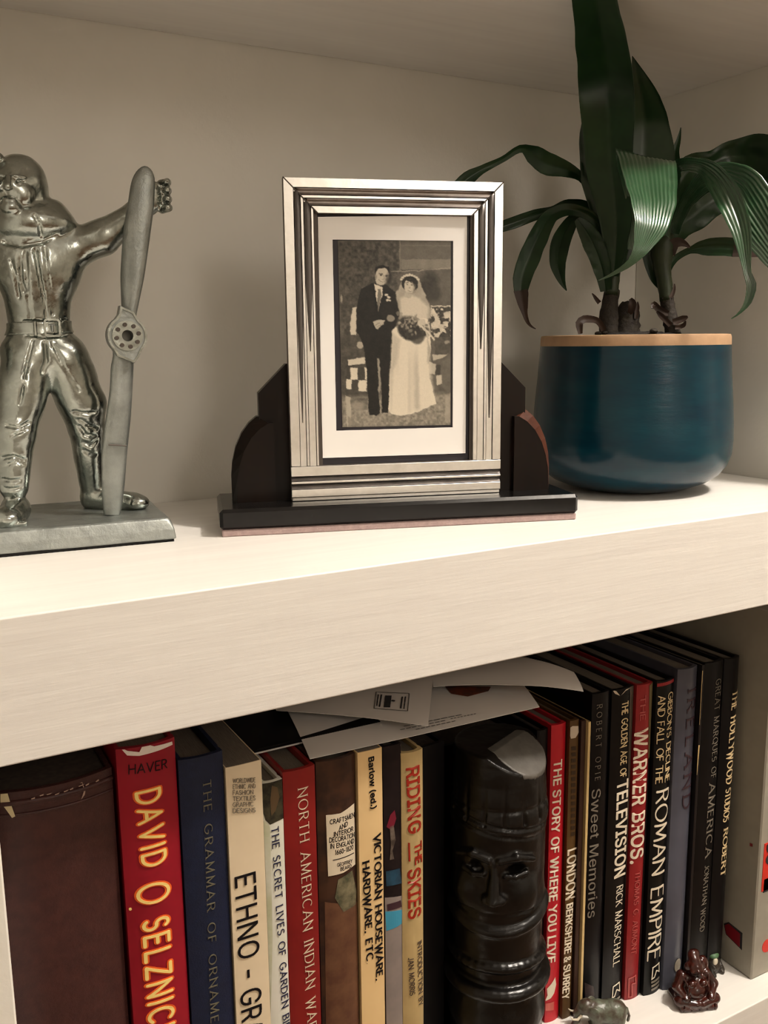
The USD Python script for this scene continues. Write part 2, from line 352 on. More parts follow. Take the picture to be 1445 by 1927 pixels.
# the arm that reaches to the propeller
sh = P(124, 472); el = P(192, 447, 46); wr = P(248, 408, 40)
s.cap(sh, el, 13.5, 10.8, 4); s.cap(el, wr, 10.8, 8.0, 4); s.cap(wr, P(272, 384, 39), 7.5, 8.6, 2)
# other arm, bent with the fist on the hip
s2, e2, w2 = P(2, 470), np.array([-136., 62, 166]), np.array([-117., 42, 134])
s.cap(s2, e2, 12, 9.5, 5); s.cap(e2, w2, 9.5, 7, 4); s.ell(w2+[3, -3, -2], (8, 7, 7), 2)
for q in range(4): s.cap(w2+[6-q*3.4, -10, 2-q], w2+[4-q*3.4, -9, -6-q], 2.2, 2, .8)
# head in a leather helmet
s.ell(hd+[-2, -1, -2], (13, 16.5, 16.5), 3); s.ell(hd+[2, 3, 2], (16.3, 17.5, 17), 3)
s.ell(hd+[12, 4, -6], (6.5, 11, 13), 3); s.ell(hd+[-13, 4, -6], (6, 11, 13), 3)       # ear flaps
s.cap(hd+[2, 0, -10], neck, 11, 13, 5)
s.ell(hd+[-11.5, -6, 14.5], (5, 4.5, 3.6), 1.5); s.cap(hd+[-12, -6, 12.5], hd+[9, -7.5, 13.5], 1.4, 1.4, 1.2)   # goggles pushed up
# face, turned a little to the left
fc = hd+[-4, -15.2, -2.5]
s.cap(fc+[-1.5, -3.2, 4], fc+[-2.5, -6.4, -2.2], 1.6, 2.3, 1.6); s.ell(fc+[-2.5, -5.2, -2.6], (2.9, 2, 1.6), 1)
s.ell(fc+[-7.5, -.6, 1.5], (2.8, 1.9, 1.5), 1.5, -1); s.ell(fc+[5, -.8, 1.5], (2.8, 1.9, 1.5), 1.5, -1)
s.ell(fc+[-7.3, .2, 1.3], (1.8, 1.9, 1.1), .3); s.ell(fc+[4.9, 0, 1.3], (1.8, 1.9, 1.1), .3)
s.cap(fc+[-10, -1, 4.6], fc+[-4, -2.6, 4.8], 1, 1, .8); s.cap(fc+[1.5, -2.6, 4.8], fc+[8, -1, 4.6], 1, 1, .8)
s.cap(fc+[-5.6, -1.6, -7.4], fc+[1.8, -1.8, -7.2], .7, .7, .5, -1); s.cap(fc+[-4.6, -1.9, -8.8], fc+[.8, -2.1, -8.8], 1.1, 1.1, .7)
s.ell(fc+[-1.5, -.2, -13], (6, 4, 4), 2.5); s.ell(fc+[6.5, 2.5, -5], (5.5, 4.5, 6), 2.5); s.ell(fc+[-9, 3, -5], (5, 4, 6), 2.5)
# hand behind the blade with four fingers curled round its edge, thumb along the other
hp = P(283, 370, 36); s.ell(hp, (8.5, 6, 10.5), 2)
for q, L in enumerate((8.5, 9.5, 9, 7.5)):
    b = hp+[7.0, -1, 8.0-5.3*q]; s.cap(b, b+[3.6, -3.5, .8], 2.7, 2.5, .7); s.cap(b+[3.6, -3.5, .8], b+[2.2, -L, .6], 2.5, 2.0, .5)
s.cap(hp+[-4, -2, 5], hp+[-7, -1, 10], 2.8, 2.2, .8)
# creases and seams cut into the suit
front = lambda x, y, dv=0: P(x, y, 33+dv)
def groove(pts, r=1.0, dv=None):
    """Cut a crease along pixels: found on the front of what is built so far."""
    out = []
    for x, y in pts:
        best = None
        for v in np.arange(14, 70, .6):
            q = st(x, y, v); i = np.round((q-s.lo)/s.h).astype(int)
            if ((i >= 0) & (i < s.n)).all() and s.D[tuple(i)] < 0: best = q; break
        if best is not None: out.append(best+[0, -.25*r, 0])
    if len(out) > 1: s.path(out, r, .6)
    return out
for pts, r in (([(66, 470), (74, 520), (82, 560), (88, 598)], 1.2), ([(84, 465), (90, 510), (96, 550), (99, 592)], 1.1), ([(47, 475), (50, 520), (53, 560), (57, 600)], 1.1),
               ([(20, 490), (30, 520), (36, 560)], 1.0), ([(38, 486), (40, 530), (46, 548)], 1.4), ([(8, 456), (40, 462), (80, 455), (108, 442)], 1.6),
               ([(8, 610), (45, 604), (80, 606), (128, 603)], 1.0), ([(8, 633), (50, 630), (90, 634), (130, 629)], 1.0),
               ([(62, 640), (50, 690), (38, 760)], .9), ([(84, 645), (87, 680), (80, 700)], 1.4), ([(98, 645), (120, 690), (150, 735)], .9),
               ([(140, 775), (160, 778), (180, 776)], 1.2), ([(150, 790), (165, 800), (182, 806)], 1.3), ([(150, 803), (160, 818), (180, 822)], 1.4), ([(158, 833), (172, 838), (184, 828)], 1.2), ([(158, 848), (170, 854), (180, 856)], 1.2),
               ([(12, 800), (35, 805), (54, 795)], 1.2), ([(20, 822), (40, 812), (52, 806)], 1.0), ([(6, 862), (25, 858), (46, 866)], 1.3), ([(12, 876), (30, 868), (48, 874)], 1.0),
               ([(5, 902), (20, 905), (38, 903)], 1.2), ([(4, 918), (18, 921), (36, 918)], 1.0), ([(3, 938), (16, 941), (32, 938)], 1.0),
               ([(64, 404), (74, 424), (78, 446)], 1.0)):
    groove(pts, r)
body = s.mesh()
body.vertices += (np.stack([meshkit.fbm(body.vertices/7.+k*9, 3, 5) for k in range(3)], 1)-.5)*.35
fig = obj('airman', mm(body), 'pewter', air, True)
# belt standing proud of the waist
wz = s.ax[2][None, None, :]; uz = s.ax[0][:, None, None]
bc_ = P(85, 617)[2]
belt = np.maximum(s.D-1.1, np.abs(wz-bc_-0.03*(uz+70))-4.0)
belt = np.maximum(belt, -(uz+103)*.6); belt = np.maximum(belt, -(s.D+1.2))
obj('belt', mm(s.mesh(belt.astype(np.float32))), 'pewter', air, True)
g = groove([(98, 617), (99, 617)], .05)[0]
def ring(w, h, r, t):
    o = sbox(-w, -h, w, h).buffer(r, quad_segs=5); return extr(o.difference(o.buffer(-t)), 2.2)
bk = ring(2.9, 3.6, 2.2, 1.3); bk = xf(bk, ((1, .1, 0), (0, 0, 1), (0, -1, 0)), g+[0, -.4, 0])
kp = obj('belt_buckle', mm(bk), 'pewter', air, 40)
tg = cat([bx((-.8, -1.8, -2.6), (.8, 0, 2.6), .4), bx((-2.4, -1.6, 1.2), (2.4, -.2, 2.4), .4)]); tg.apply_translation(g+[0, -.3, 0])
obj('buckle_prong', mm(tg), 'pewter_dull', kp)
kb = bx((-1.1, -1.9, -4.8), (1.1, .6, 4.8), .5); kb.apply_translation(groove([(66, 618), (67, 618)], .05)[0]+[0, -.6, 0]); obj('belt_keeper', mm(kb), 'pewter', air)
# propeller: two blades of twisted section, hub ring with eight bolts
PV = 30.
sec = [  # pixel row, left x, right x, thickness mm, twist (front lean)
    (314, 266, 278, 3.0, .2), (322, 257, 286, 5, .25), (340, 248, 291, 7, .3), (380, 241, 290, 8, .3), (430, 233, 284, 9, .35), (480, 229, 277, 9, .45), (520, 227, 271, 9, .55), (560, 228, 263, 9, .6), (590, 229, 257, 9, .5), (606, 226, 254, 9, .1)]
sec2 = [(654, 212, 256, 9, -.1), (668, 212, 253, 9, -.3), (690, 208, 252, 9, -.5), (730, 206, 250, 9, -.5), (780, 199, 247, 8.5, -.4), (830, 193, 242, 8, -.3), (860, 190, 239, 7.5, -.25), (920, 191, 234, 7, -.2), (950, 193, 230, 6.5, -.1), (968, 195, 226, 6.5, 0)]
def blade(sec):
    out = []; n = 24
    rows = smoothpath(np.array([[b, b2, y, t, tw] for y, b, b2, t, tw in sec], float)[:, [2, 0, 1, 3, 4]], 40)
    for y, xl, xr, t, tw in rows:
        a, b = st(xl, y, PV), st(xr, y, PV); c, hw = (a+b)/2, np.linalg.norm(b-a)/2; e = (b-a)/np.linalg.norm(b-a)
        g = np.arange(n)*2*np.pi/n; cx = np.sign(np.cos(g))*np.abs(np.cos(g))**.9*hw; cy = np.sin(g)*t/2*np.where(np.sin(g) < 0, 1, .6)
        out.append(c+cx[:, None]*e+np.array([0, 1., 0])*(cy-tw*cx*.35)[:, None])
    v = np.array(out).reshape(-1, 3); k = len(out); fs = []
    for i in range(k-1):
        for j in range(n):
            q = (j+1) % n; fs += [[i*n+j, i*n+q, (i+1)*n+q], [i*n+j, (i+1)*n+q, (i+1)*n+j]]
    v = np.vstack([v, out[0].mean(0)+[0, 0, .6], out[-1].mean(0)]); q0 = k*n
    for j in range(n): fs += [[q0, (j+1) % n, j], [q0+1, (k-1)*n+j, (k-1)*n+(j+1) % n]]
    m = trimesh.Trimesh(v, fs, process=False); m.fix_normals(); return m
hc = st(237, 632, PV-2)
pr = obj('propeller', mm(cat([blade(sec), blade(sec2)])), 'pewter_dull', air, 50)
def disc(r0_, r1_, h, n=48):
    return xf(extr(Point(0, 0).buffer(r1_, quad_segs=n//4).difference(Point(0, 0).buffer(r0_, quad_segs=n//4)) if r0_ else Point(0, 0).buffer(r1_, quad_segs=n//4), h), ((1, 0, 0), (0, 0, 1), (0, -1, 0)), hc)
hub_out = unary_union([Point(0, 0).buffer(12.6, quad_segs=14), Polygon([(-9.5, 7), (-4.6, 13.5), (-3.4, 19), (5.0, 15), (9.5, 7)]), Polygon([(-10, -7), (-7, -13), (3.5, -17.5), (6.4, -14), (10, -7)])]).buffer(1.5).buffer(-1.5)
hb = xf(extr(hub_out.difference(Point(0, 0).buffer(3.6)), 10), ((1, 0, 0), (0, 0, 1), (0, -1, 0)), hc+[0, 4, 0])
obj('hub', mm(hb), 'pewter_dull', pr, 40)
rimr = unary_union([hub_out.buffer(-.2).difference(hub_out.buffer(-1.5))]); rm = xf(extr(rimr, 1.2), ((1, 0, 0), (0, 0, 1), (0, -1, 0)), hc+[0, -6, 0]); obj('hub_rim', mm(rm), 'pewter', pr, 40)
fl = disc(3.6, 9.6, 1.6); fl.apply_translation([0, -6, 0]); obj('hub_flange', mm(fl), 'pewter', pr, 40)
for k in range(8):
    a = k*np.pi/4+.2; bo = trimesh.creation.cylinder(1.35, 1.8, sections=12); bo = xf(bo, ((1, 0, 0), (0, 0, 1), (0, -1, 0)), hc+[7.1*np.cos(a), -8.0, 7.1*np.sin(a)]); obj('hub_bolt', mm(bo), 'tarnish', pr)
dk = disc(0, 3.55, .6); dk.apply_translation([0, 2.5, 0]); obj('shaft_hole', mm(dk), 'pewter_dark', pr)
for k, (x0, x1, y0, y1) in enumerate([(204, 238, 837, 839)]):
    a, b = st(x0, y0, PV-4.6), st(x1, y1, PV-4.6); obj('blade_mark', mm(tube([a, (a+b)/2, b], .45, 6)), 'tarnish', pr)

# ---------------------------------------------------------------- photo frame on its dark stepped stand
FP = np.array([-.0559, .1231, 0]); FX = np.array([.9534, -.3018, 0]); FX = FX/np.linalg.norm(FX); FY = np.array([-FX[1], FX[0], 0])
fr = thing('photo_frame', 'silver photo frame with reeded edges on a black stepped stand, wedding photograph inside', 'photo frame', FP, math.degrees(math.atan2(FX[1], FX[0])))
BW, BD = .2546, .074
obj('base', bx((0, 0, .0046), (BW, BD, .0186), .0022), 'lacquer', fr, 30)
obj('base_felt', bx((.0012, .001, 0), (BW-.0012, BD-.001, .0048), .0008), 'pink_felt', fr)
zb, zt, x0, x1, yo = .0188, .2352, .0506, .2026, .0215      # the frame's own rectangle
def wing(sign):
    mid = BW/2; m_ = lambda x: mid-sign*(mid-x)
    pts = [(.0102, .0186), (.0102, .036), (.0112, .046), (.0138, .0565), (.0182, .066), (.0235, .073), (.029, .0775)]
    outer = Polygon([(m_(a), b) for a, b in pts]+[(m_(.034), .0775), (m_(.034), .0186)])
    inner = Polygon([(m_(.0303), .0186), (m_(.0303), .0938), (m_(.05), .1136), (m_(.075), .1136), (m_(.075), .0186)])
    cols = ((1, 0, 0), (0, 0, 1), (0, -1, 0))
    inr = Polygon([(m_(a)+.0076*(.35+.65*k/(len(pts)-1))*sign, b-.0040*k/(len(pts)-1)) for k, (a, b) in enumerate(pts)]+[(m_(.040), .0735), (m_(.040), .0186)])
    a = cat([xf(extr(outer, .0138), cols, (0, yo+.026, 0)), xf(extr(inr.buffer(0), .0075), cols, (0, yo+.0127, 0))]); b = xf(extr(inner, .0135), cols, (0, yo+.0235, 0))
    # the broad chamfer that follows the curved edge
    edge = [np.array([m_(x), z]) for x, z in pts]; v = []; n = len(edge)
    for k, e in enumerate(edge):
        t = np.array([.0076*(.35+.65*k/(n-1))*sign, -.0040*k/(n-1)])
        v += [[e[0]-sign*.0003, yo+.0125, e[1]+.0002], [e[0]+t[0], yo+.0050, e[1]+t[1]], [e[0]+t[0]*1.05, yo+.0105, e[1]+t[1]], [e[0], yo+.018, e[1]]]
    fs = []
    for k in range(n-1):
        for j in range(4):
            q = (j+1) % 4; fs += [[k*4+j, k*4+q, k*4+4+q], [k*4+j, k*4+4+q, k*4+4+j]]
    for k in (0, n-1): fs += [[k*4, k*4+1, k*4+2], [k*4, k*4+2, k*4+3]]
    c = trimesh.Trimesh(v, fs, process=False); c.fix_normals(); return a, b, c
for sign in (1, -1):
    a, b, c = wing(sign); w = obj('stand_wing', cat([a, b]), 'dark_wood', fr); obj('wing_chamfer', c, 'lit_red_wood' if sign < 0 else 'dark_wood', w)
obj('back_board', bx((x0+.002, yo+.0065, zb+.001), (x1-.002, yo+.0095, zt-.002)), 'felt_black', fr)
strut = Polygon([(yo+.009, .0186), (yo+.0455, .0186), (yo+.0435, .024), (yo+.012, .15), (yo+.009, .15)]); obj('strut', xf(extr(strut, .05), ((0, 1, 0), (0, 0, 1), (1, 0, 0)), (.10, 0, 0)), 'dark_wood', fr)
# silver surround: flats and hollow reeds, mitred above, square below
cols = ((1, 0, 0), (0, 0, 1), (0, -1, 0))
def plate(poly, y, t, m='silver', nm='moulding', par=fr): return obj(nm, xf(extr(poly, t), cols, (0, y, 0)), m, par)
# steps inwards from the outside: width, height of face above the back
W_ = [('flat', .0066), ('reed', .0043), ('flat', .0022), ('reed', .0046), ('flat', .0050)]
tw = sum(w for _, w in W_)
zlow = .0432                                                     # the side rails stop on the bottom rail
sides = {'top': lambda a, b: Polygon([(x0+a, zt-a), (x1-a, zt-a), (x1-b, zt-b), (x0+b, zt-b)]),
         'left': lambda a, b: Polygon([(x0+a, zt-a), (x0+b, zt-b), (x0+b, zlow), (x0+a, zlow)]),
         'right': lambda a, b: Polygon([(x1-a, zt-a), (x1-b, zt-b), (x1-b, zlow), (x1-a, zlow)])}
def reed(p0, p1, w0, w1, side, taper=None):
    """A half-round hollow strip between two points of the frame's face, narrowing to w1."""
    p0, p1 = np.array(p0, float), np.array(p1, float); d = (p1-p0)/np.linalg.norm(p1-p0); n2 = np.array([-d[1], d[0]]); n = 10; rows = []
    for t in np.linspace(0, 1, 14):
        w = w0+(w1-w0)*(0 if t < .55 else (t-.55)/.45); c = p0+(p1-p0)*t; q = np.linspace(-1, 1, n+1)
        for k in q:
            xz = c+n2*k*w/2; rows.append([xz[0], yo+.0002-(.0006 if taper else 0)+.0011*(1-k*k)*(0 if taper else 1)+(.0004*k*k if taper else 0), xz[1]])
    k = n+1; fs = []
    for i in range(13):
        for j in range(n): fs += [[i*k+j, i*k+j+1, (i+1)*k+j+1], [i*k+j, (i+1)*k+j+1, (i+1)*k+j]]
    v = np.array(rows); b = v.copy(); b[:, 1] = yo+.0035; N = len(v)
    fs2 = fs+[[c+N, b_+N, a+N] for a, b_, c in fs]
    ed = [list(range(0, N, k)), list(range(n, N, k)), list(range(k)), list(range(N-k, N))]
    for e in ed:
        for a, b_ in zip(e[:-1], e[1:]): fs2 += [[a, b_, b_+N], [a, b_+N, a+N]]
    m = trimesh.Trimesh(np.vstack([v, b]), fs2, process=False); m.fix_normals(); return m
for sd, f in sides.items():
    par = obj('rail', xf(extr(f(0, tw), .003), cols, (0, yo+.0065, 0)), 'tarnish', fr); a = 0
    for kind, w in W_:
        g_ = .00012
        if sd == 'left': w = w*(1.04 if a < .006 else 1)
        b = a+w
        if kind == 'flat':
            pl = f(a+g_, b-g_)
            if sd != 'top' and a > .012: pl = f(a+g_, b-g_-(.0016 if sd == 'right' else .0030))
            obj('flat_band', xf(extr(pl.buffer(-.00025, join_style=2), .0040 - (.0005 if a > .006 else 0)), cols, (0, yo+.004, 0)), 'silver', par)
        else:
            m_ = (a+b)/2
            sdm = 'dark_reflect_silver'
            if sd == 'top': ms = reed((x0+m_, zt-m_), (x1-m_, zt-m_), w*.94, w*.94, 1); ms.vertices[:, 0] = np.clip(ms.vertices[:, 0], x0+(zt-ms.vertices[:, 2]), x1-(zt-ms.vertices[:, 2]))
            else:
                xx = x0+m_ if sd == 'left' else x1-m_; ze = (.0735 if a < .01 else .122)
                ms = reed((xx, zt-m_), (xx, ze), w*.94, w*.08, 1, True); sdm = 'dark_reflect_side'; ms.vertices[:, 2] = np.minimum(ms.vertices[:, 2], zt-np.abs((x0 if sd == 'left' else x1)-ms.vertices[:, 0])-.0001)
                obj('flat_band', xf(extr(f(a+.0001, b-.0001), .0030), cols, (0, yo+.004, 0)), 'silver', par)
            obj('reed', ms, sdm, par, 60)
        a = b
for xa, xb in ((x0, x0+.0072), (x1, x1-.0072)):                 # dark mitre lines
    obj('mitre_joint', xf(tube([[xa, zt, 0], [xa+np.sign(xb-xa)*tw, zt-tw, 0]], .00042, 6), ((1, 0, 0), (0, 0, 1), (0, -1, 0)), (0, yo, 0)), 'tarnish', fr)
par = obj('bottom_rail', bx((x0, yo+.0036, zb), (x1, yo+.0065, zlow)), 'tarnish', fr)
for za, zc, kind in ((.0362, .0430, 0), (.0328, .0359, 1), (.0309, .0325, 0), (.0272, .0306, 1), (.0215, .0269, 0), (zb, .0211, 2)):
    if kind == 1: obj('reed', reed((x0+.0002, (za+zc)/2), (x1-.0002, (za+zc)/2), zc-za, zc-za, 1), 'dark_reflect_side', par, 60)
    else: obj('flat_band', bx((x0+(.0004 if kind else 0), yo+(.0006 if kind == 2 else -.0003), za), (x1-(.0004 if kind else 0), yo+.004, zc), .0003), 'silver', par)
# mat card, photograph, glass
mx0, mx1, mz0, mz1 = x0+tw-.001, x1-tw+.001, zlow-.001, zt-tw+.001
gap = .0042
obj('recess_lining', bx((mx0, yo+.0052, mz0), (mx1, yo+.0063, mz1)), 'photo_black', fr)
win = (.0842, .1668, .0620, .1926)                                # window cut in the card
def fpx(x, y, off=yo+.004):
    D = ray(x, y); q = FP+FY*off; p = C+D*(((q-C)@FY)/(D@FY))-FP; return p@FX, p[2]
wc = [fpx(*q) for q in ((630, 452), (856, 452), (849, 803), (629, 812))]
win = (np.mean([wc[0][0], wc[3][0]]), np.mean([wc[1][0], wc[2][0]]), np.mean([wc[2][1], wc[3][1]]), np.mean([wc[0][1], wc[1][1]]))
mc = [fpx(*q) for q in ((598, 408), (879, 405), (876, 853), (607, 862))]
card = Polygon(mc).difference(sbox(win[0], win[2], win[1], win[3]))
plate(card, yo+.0052, .0010, 'mat_card', 'mat_card')
obj('photo_backing', bx((win[0]-.002, yo+.0049, win[2]-.002), (win[1]+.002, yo+.00519, win[3]+.002)), 'photo_black', fr)
# the wedding photograph: a flat print, its tones worked out point by point
vcol('print_paper', .45, .4)
def draw_print():
    nx, ny = 176, 286
    gx, gy = np.meshgrid(np.linspace(163, 1139, nx), np.linspace(148, 1765, ny))
    P3 = np.stack([gx, gy, 0*gx], -1)
    nz = lambda sc, seed: meshkit.fbm(P3/sc, 4, seed)
    col = np.zeros((ny, nx)); warm = np.array([1.0, .885, .69])
    def put(mask, tone, a=1.0):
        nonlocal col; m = np.clip(mask*a, 0, 1); col = col*(1-m)+tone*m
    def poly(pts, soft=6):
        p = np.array(pts, float); ins = np.zeros(gx.shape, bool); d = np.full(gx.shape, 1e9)
        for (xa, ya), (xb, yb) in zip(p, np.roll(p, -1, 0)):
            c = ((ya > gy) != (yb > gy)); ins ^= c & (gx < (xb-xa)*(gy-ya)/np.where(yb == ya, 1e-9, yb-ya)+xa)
            t = np.clip(((gx-xa)*(xb-xa)+(gy-ya)*(yb-ya))/max((xb-xa)**2+(yb-ya)**2, 1e-9), 0, 1); d = np.minimum(d, np.hypot(gx-xa-t*(xb-xa), gy-ya-t*(yb-ya)))
        return np.clip(.5+np.where(ins, d, -d)/soft, 0, 1)
    def ell(cx, cy, rx, ry, rot=0, soft=6):
        c, s_ = np.cos(np.radians(rot)), np.sin(np.radians(rot)); X, Y = (gx-cx)*c+(gy-cy)*s_, -(gx-cx)*s_+(gy-cy)*c
        return np.clip(.5+(1-np.hypot(X/rx, Y/ry))*min(rx, ry)/soft, 0, 1)
    def line(pts, w, soft=5):
        m = np.zeros(gx.shape)
        for (xa, ya), (xb, yb) in zip(pts[:-1], pts[1:]):
            t = np.clip(((gx-xa)*(xb-xa)+(gy-ya)*(yb-ya))/max((xb-xa)**2+(yb-ya)**2, 1e-9), 0, 1); m = np.maximum(m, np.clip(.5+(w-np.hypot(gx-xa-t*(xb-xa), gy-ya-t*(yb-ya)))/soft, 0, 1))
        return m
    ox, oy = gx, gy; gx = gx+16*(nz(34, 41)-.5)+8*(nz(9, 42)-.5); gy = gy+16*(nz(34, 43)-.5)+8*(nz(9, 44)-.5)
    R = lambda a, b, c, d: poly([(a, b), (c, b), (c, d), (a, d)])
    col[:] = .30+.10*(nz(40, 1)-.5)
    put(poly([(163, 148), (690, 148), (700, 420), (640, 760), (163, 1000)], 60), .235+.26*(nz(26, 2)-.5))
    put(R(700, 305, 1140, 390), .44+.1*(nz(60, 3)-.5), .8); put(R(690, 170, 1140, 300), .33+.1*(nz(50, 4)-.5), .7)
    put(line([(620, 408), (860, 402), (1140, 378)], 4), .55, .8); put(line([(692, 148), (690, 395)], 5), .44, .8); put(line([(700, 186), (1140, 190)], 3), .42, .6)
    put(ell(945, 540, 80, 130, 10, 50), .17+.1*(nz(30, 5)-.5)); put(ell(1000, 600, 50, 60, 0, 40), .19)
    put(R(960, 705, 1140, 980), .70+.25*(nz(40, 6)-.5))
    put(R(950, 715, 1140, 985)*np.clip((nz(46, 31)-.50)*14+.5, 0, 1), .16+.2*(nz(14, 32)-.5), .92)
    put(R(1000, 980, 1140, 1130), .25+.12*(nz(30, 7)-.5)); put(ell(1108, 1025, 26, 14), .6, .7)
    put(R(163, 960, 400, 1150), .24+.14*(nz(26, 8)-.5)); put(poly([(275, 716), (312, 714), (300, 955), (255, 950), (252, 860)]), .72); put(ell(184, 640, 9, 30), .6, .8)
    put(ell(335, 1040, 29, 32), .58); put(R(163, 1140, 420, 1510), .22+.14*(nz(30, 9)-.5))
    put(poly([(225, 1165), (372, 1150), (374, 1205), (228, 1215)]), .72); put(poly([(215, 1228), (384, 1234), (386, 1450), (200, 1425)]), .20)
    for a, b, c, d in ((248, 1238, 309, 1342), (205, 1338, 252, 1424), (312, 1350, 384, 1448), (368, 1236, 386, 1345)): put(R(a, b, c, d), .78)
    put(poly([(970, 1132), (1112, 1130), (1060, 1165), (985, 1185)]), .62); put(poly([(940, 1195), (1005, 1215), (1000, 1310), (940, 1300)]), .64)
    put(R(1005, 1225, 1048, 1312), .2); put(poly([(1008, 1318), (1060, 1310), (1062, 1392), (1012, 1405)]), .68); put(poly([(1062, 1180), (1140, 1160), (1140, 1500), (1062, 1420)], 20), .33+.1*(nz(40, 10)-.5))
    put(poly([(163, 1500), (1140, 1480), (1140, 1770), (163, 1770)], 60), .47+.34*(nz(20, 11)-.5)); put(poly([(230, 1490), (395, 1500), (395, 1610), (240, 1605)], 20), .36+.25*(nz(22, 12)-.5)); put(ell(300, 1575, 60, 32, 0, 20), .52, .8)
    put(poly([(196, 1480), (240, 1500), (245, 1750), (205, 1762)]), .60); put(poly([(1086, 1495), (1140, 1480), (1140, 1740), (1090, 1725)], 20), .55+.1*(nz(30, 13)-.5))
    put(poly([(215, 1660), (255, 1700), (330, 1752), (215, 1762)], 10), .38, .6)
    # groom
    suit = .085+.05*(nz(40, 14)-.5)
    put(poly([(462, 505), (352, 556), (318, 680), (305, 800), (310, 930), (352, 1010), (376, 1110), (388, 1300), (398, 1610), (402, 1655), (470, 1668), (500, 1645), (492, 1450), (480, 1160), (502, 1160), (520, 1450), (515, 1640), (572, 1646), (588, 1300), (612, 940), (660, 850), (690, 770), (655, 590), (560, 515)]), suit)
    put(poly([(486, 1165), (502, 1160), (506, 1290), (512, 1440), (496, 1462), (484, 1440), (498, 1350), (484, 1300)], 5), .55, .85)
    put(poly([(468, 512), (545, 545), (538, 610), (498, 750), (480, 640)]), .76); put(poly([(498, 555), (524, 560), (528, 620), (500, 748), (486, 690)]), .38)
    put(poly([(470, 540), (480, 640), (498, 750), (470, 700), (455, 560)]), .06); put(poly([(545, 548), (600, 590), (540, 700), (498, 752), (535, 620)]), .08)
    put(ell(540, 425, 66, 62, 18), .06); put(ell(536, 450, 60, 78, 14), .66); put(poly([(484, 372), (540, 352), (596, 372), (606, 412), (560, 376), (505, 388), (480, 420)]), .07)
    put(ell(480, 455, 10, 18), .5); put(line([(508, 424), (536, 430)], 4), .24, .8); put(line([(560, 438), (582, 444)], 4), .24, .8); put(ell(524, 436, 9, 5), .1); put(ell(571, 448, 8, 5), .1)
    put(line([(548, 440), (552, 470), (540, 474)], 3), .40, .8); put(line([(508, 480), (526, 496), (552, 496)], 4), .36, .8); put(line([(514, 484), (546, 494)], 2.5), .80, .8); put(ell(596, 470, 26, 60, 12, 30), .12, .75)
    put(poly([(448, 840), (500, 824), (556, 826), (548, 862), (512, 880), (490, 904), (468, 890)]), .62); put(line([(470, 870), (510, 848)], 2), .3, .7); put(line([(482, 886), (518, 864)], 2), .3, .7); put(ell(604, 812, 34, 30), .46)
    for x, y, r_ in ((570, 604, 15), (588, 628, 16), (580, 655, 13), (600, 655, 10)): put(ell(x, y, r_, r_*.8), .74)
    # bride
    put(poly([(770, 436), (712, 486), (676, 560), (650, 580), (664, 680), (690, 800), (960, 820), (958, 730), (905, 590), (858, 478)], 10), .56+.12*(nz(60, 15)-.5))
    put(poly([(690, 640), (760, 600), (860, 640), (940, 720), (930, 830), (700, 830)], 24), .72); put(ell(778, 514, 72, 66), .10); put(ell(774, 536, 46, 62, 4), .69); put(ell(760, 612, 34, 26), .62)
    put(poly([(738, 476), (800, 470), (842, 520), (830, 570), (800, 500), (750, 492)]), .10)
    for k in range(9): a = np.radians(205+k*16); put(ell(776+82*np.cos(a), 510+72*np.sin(a), 13, 9), .72)
    put(ell(754, 523, 8, 4), .25, .9); put(ell(795, 521, 8, 4), .25, .9); put(line([(744, 508), (764, 506)], 3), .2, .8); put(line([(786, 504), (806, 506)], 3), .2, .8); put(ell(774, 545, 7, 5), .48)
    put(ell(776, 573, 18, 8), .34, .8); put(ell(776, 570, 14, 4), .84); put(ell(778, 598, 20, 6), .5, .5); put(poly([(800, 500), (830, 520), (826, 585), (800, 600), (806, 550)], 12), .42, .6)
    put(poly([(700, 800), (930, 820), (952, 900), (962, 1080), (936, 1200), (945, 1330), (975, 1430), (1006, 1570), (900, 1612), (838, 1642), (720, 1672), (640, 1668), (596, 1650), (574, 1610), (592, 1300), (616, 1050), (614, 920), (664, 870)]), .80)
    fold = .80-.14*np.clip(np.sin((gx-600-.14*(gy-1000)*(gx-780)/200)/26.)+.5*np.sin(gx/13.), 0, 2)*np.clip((gy-1000)/250, 0, 1)
    put(poly([(640, 960), (930, 960), (950, 1200), (985, 1500), (940, 1590), (720, 1655), (596, 1630), (600, 1280)], 40), fold, .75)
    put(poly([(616, 930), (690, 1000), (650, 1200), (600, 1290)], 30), .60, .6); put(poly([(930, 1000), (962, 1080), (930, 1210)], 20), .5, .7)
    put(ell(800, 890, 150, 84, 22, 24), .20+.20*(nz(16, 16)-.5)); put(ell(770, 910, 110, 92, 30, 18), .15+.15*(nz(16, 17)-.5)); put(ell(840, 985, 60, 55, 0, 18), .17, .8)
    rg = np.random.default_rng(4)
    for k in range(46):
        a, q = rg.uniform(0, 6.3), rg.uniform(0, 1)**.5; put(ell(800+150*q*np.cos(a), 870+85*q*np.sin(a), rg.uniform(8, 17), rg.uniform(6, 12), rg.uniform(0, 180), 8), rg.choice([.55, .66, .42, .3]), .8)
    put(ell(880, 850, 38, 26), .68); put(line([(860, 870), (930, 930), (990, 1000)], 8), .72); put(line([(900, 870), (935, 990)], 6), .66); put(line([(700, 770), (690, 810)], 10), .5, .7); put(ell(670, 770, 18, 20), .42, .8)
    col += .05*(nz(9, 18)-.5)
    cr = np.clip(.5+(40-np.hypot(np.minimum(gx-163, 0), 0))/6, 0, 1)
    rgb = np.clip(col, .02, .95)[..., None]**1.9*warm*.98
    return ox, oy, rgb
gx, gy, rgb = draw_print()
